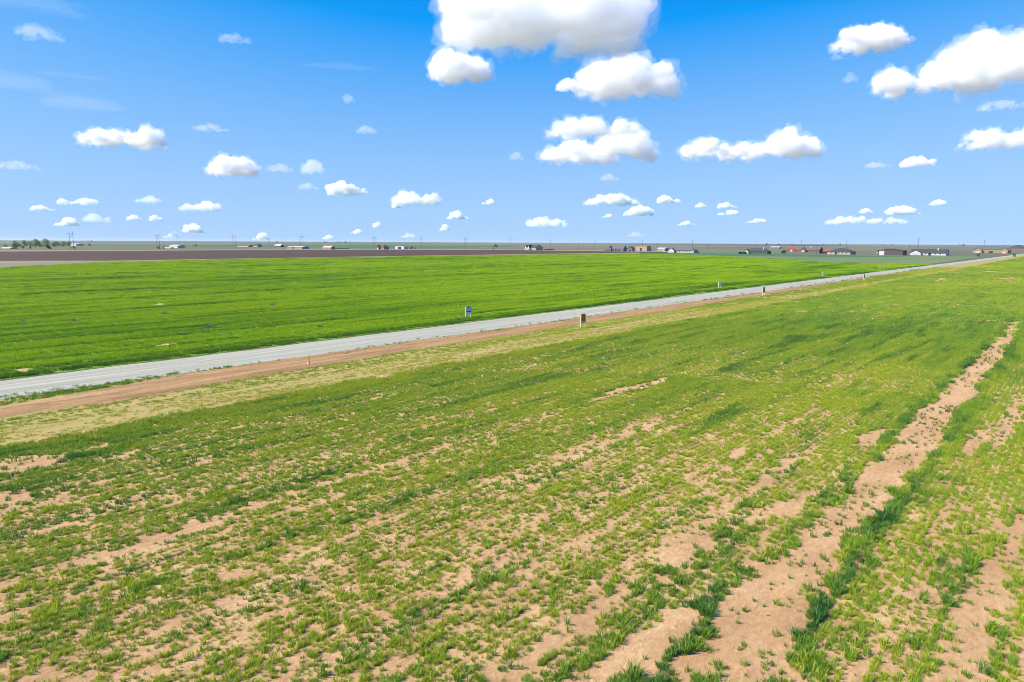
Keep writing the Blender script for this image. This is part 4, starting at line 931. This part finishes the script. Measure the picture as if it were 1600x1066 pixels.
SMALL = [(612, 316, 630, 326, TH), (692, 329, 740, 343, TH), (1022, 305, 1064, 318, TH), (1083, 316, 1108, 325, MD), (1117, 315, 1158, 326, MD), (1120, 327, 1156, 337, MD), (1058, 345, 1089, 353, MD), (1160, 340, 1197, 349, MD), (1340, 325, 1367, 334, MD), (1448, 310, 1482, 322, MD),
         (93, 307, 156, 321, MD), (48, 320, 90, 330, MD), (200, 305, 253, 318, FT * 2), (84, 339, 125, 354, TH), (126, 332, 176, 349, FT * 2), (195, 334, 223, 345, MD), (233, 336, 255, 346, MD), (285, 348, 322, 364, TH), (255, 361, 279, 373, MD), (394, 361, 421, 376, TH), (500, 366, 524, 375, MD), (545, 358, 566, 366, MD), (582, 346, 601, 356, MD), (618, 363, 650, 372, FT * 2), (687, 350, 707, 361, MD), (751, 310, 774, 320, MD), (938, 333, 958, 341, MD)]
SMALL.sort()
for i, (a, b, c_, d_, op) in enumerate(SMALL):
    cloud((a, b, c_, d_), [(0.5, 0.5, 0.55), (random.uniform(0.3, 0.7), random.uniform(0.25, 0.45), 1.0)] + [(random.uniform(0.12, 0.88), random.uniform(0.15, 0.3), random.uniform(0.4, 0.9)) for _ in range(1 + i % 3)], op, 'little puff low over the horizon, number %s from the left' % (ORD + ['twenty-fifth', 'twenty-sixth', 'twenty-seventh', 'twenty-eighth'])[i], 'little puffs low over the horizon', 100 + i)
FAINT = [(28, 38, 100, 62, 'faint puff in the upper left corner of the sky'), (338, 50, 394, 67, 'faint puff high left of the largest cumulus'), (537, 146, 555, 162, 'tiny bluish puff alone in clear sky left of centre'), (0, 249, 60, 266, 'faint flat cloud at the left edge'), (796, 236, 819, 251, 'tiny pale puff left of the stacked pair'), (937, 270, 969, 283, 'tiny pale puff below the stacked pair'), (1348, 252, 1392, 263, 'faint sliver left of the small bright cloud at right'), (1528, 155, 1610, 172, 'faint veil below the tall right-edge cumulus'), (1318, 113, 1340, 129, 'tiny wisp left of the tall cumulus shoulder'), (1298, 84, 1320, 94, 'tiny wisp under the smooth oval cloud'), (555, 195, 592, 209, 'barely visible puff above the low double cloud'), (300, 192, 360, 206, 'barely visible streak right of the two-humped cloud'), (978, 361, 1012, 371, 'pale haze puff on the horizon above the tan barn'), (464, 285, 500, 297, 'faint puff left of the bright sloping cloud')]
for i, (a, b, c_, d_, la) in enumerate(FAINT): cloud((a, b, c_, d_), [(0.4, 0.45, 1.0), (0.8, 0.25, 0.6)], FT * 0.8, la, None, 200 + i)
WISP = [(-40, 110, 70, 138, 'white wisp streaming in from the left edge'), (50, 114, 180, 122, 'hair-thin streak right of the left-edge wisp'), (70, 148, 190, 172, 'long thin veil under the left-edge wisp'), (-40, -12, 130, 16, 'pale veil along the top left edge'), (460, 98, 600, 108, 'hair-thin streak left of the rounded cloud')]
for i, (a, b, c_, d_, la) in enumerate(WISP): cloud((a, b, c_, d_), [(0.5, 0.5, 1.0)], WS, la, None, 300 + i, True)

# ------------------------------------------------------------------ the air: even pale haze round the whole place
t = bpy.data.materials.new('pale_haze'); t.use_nodes = True
nn, ll = t.node_tree.nodes, t.node_tree.links; nn.remove(nn['Principled BSDF'])
pv = nn.new('ShaderNodeVolumePrincipled'); pv.inputs['Color'].default_value = (0.80, 0.90, 1.0, 1); pv.inputs['Density'].default_value = 0.00003; pv.inputs['Anisotropy'].default_value = 0.2
ll.new(pv.outputs[0], nn['Material Output'].inputs['Volume'])
tag(MB().box(-16300, 16300, -16300, 16300, -1.0, 34.0).build('haze', t), kind='stuff')
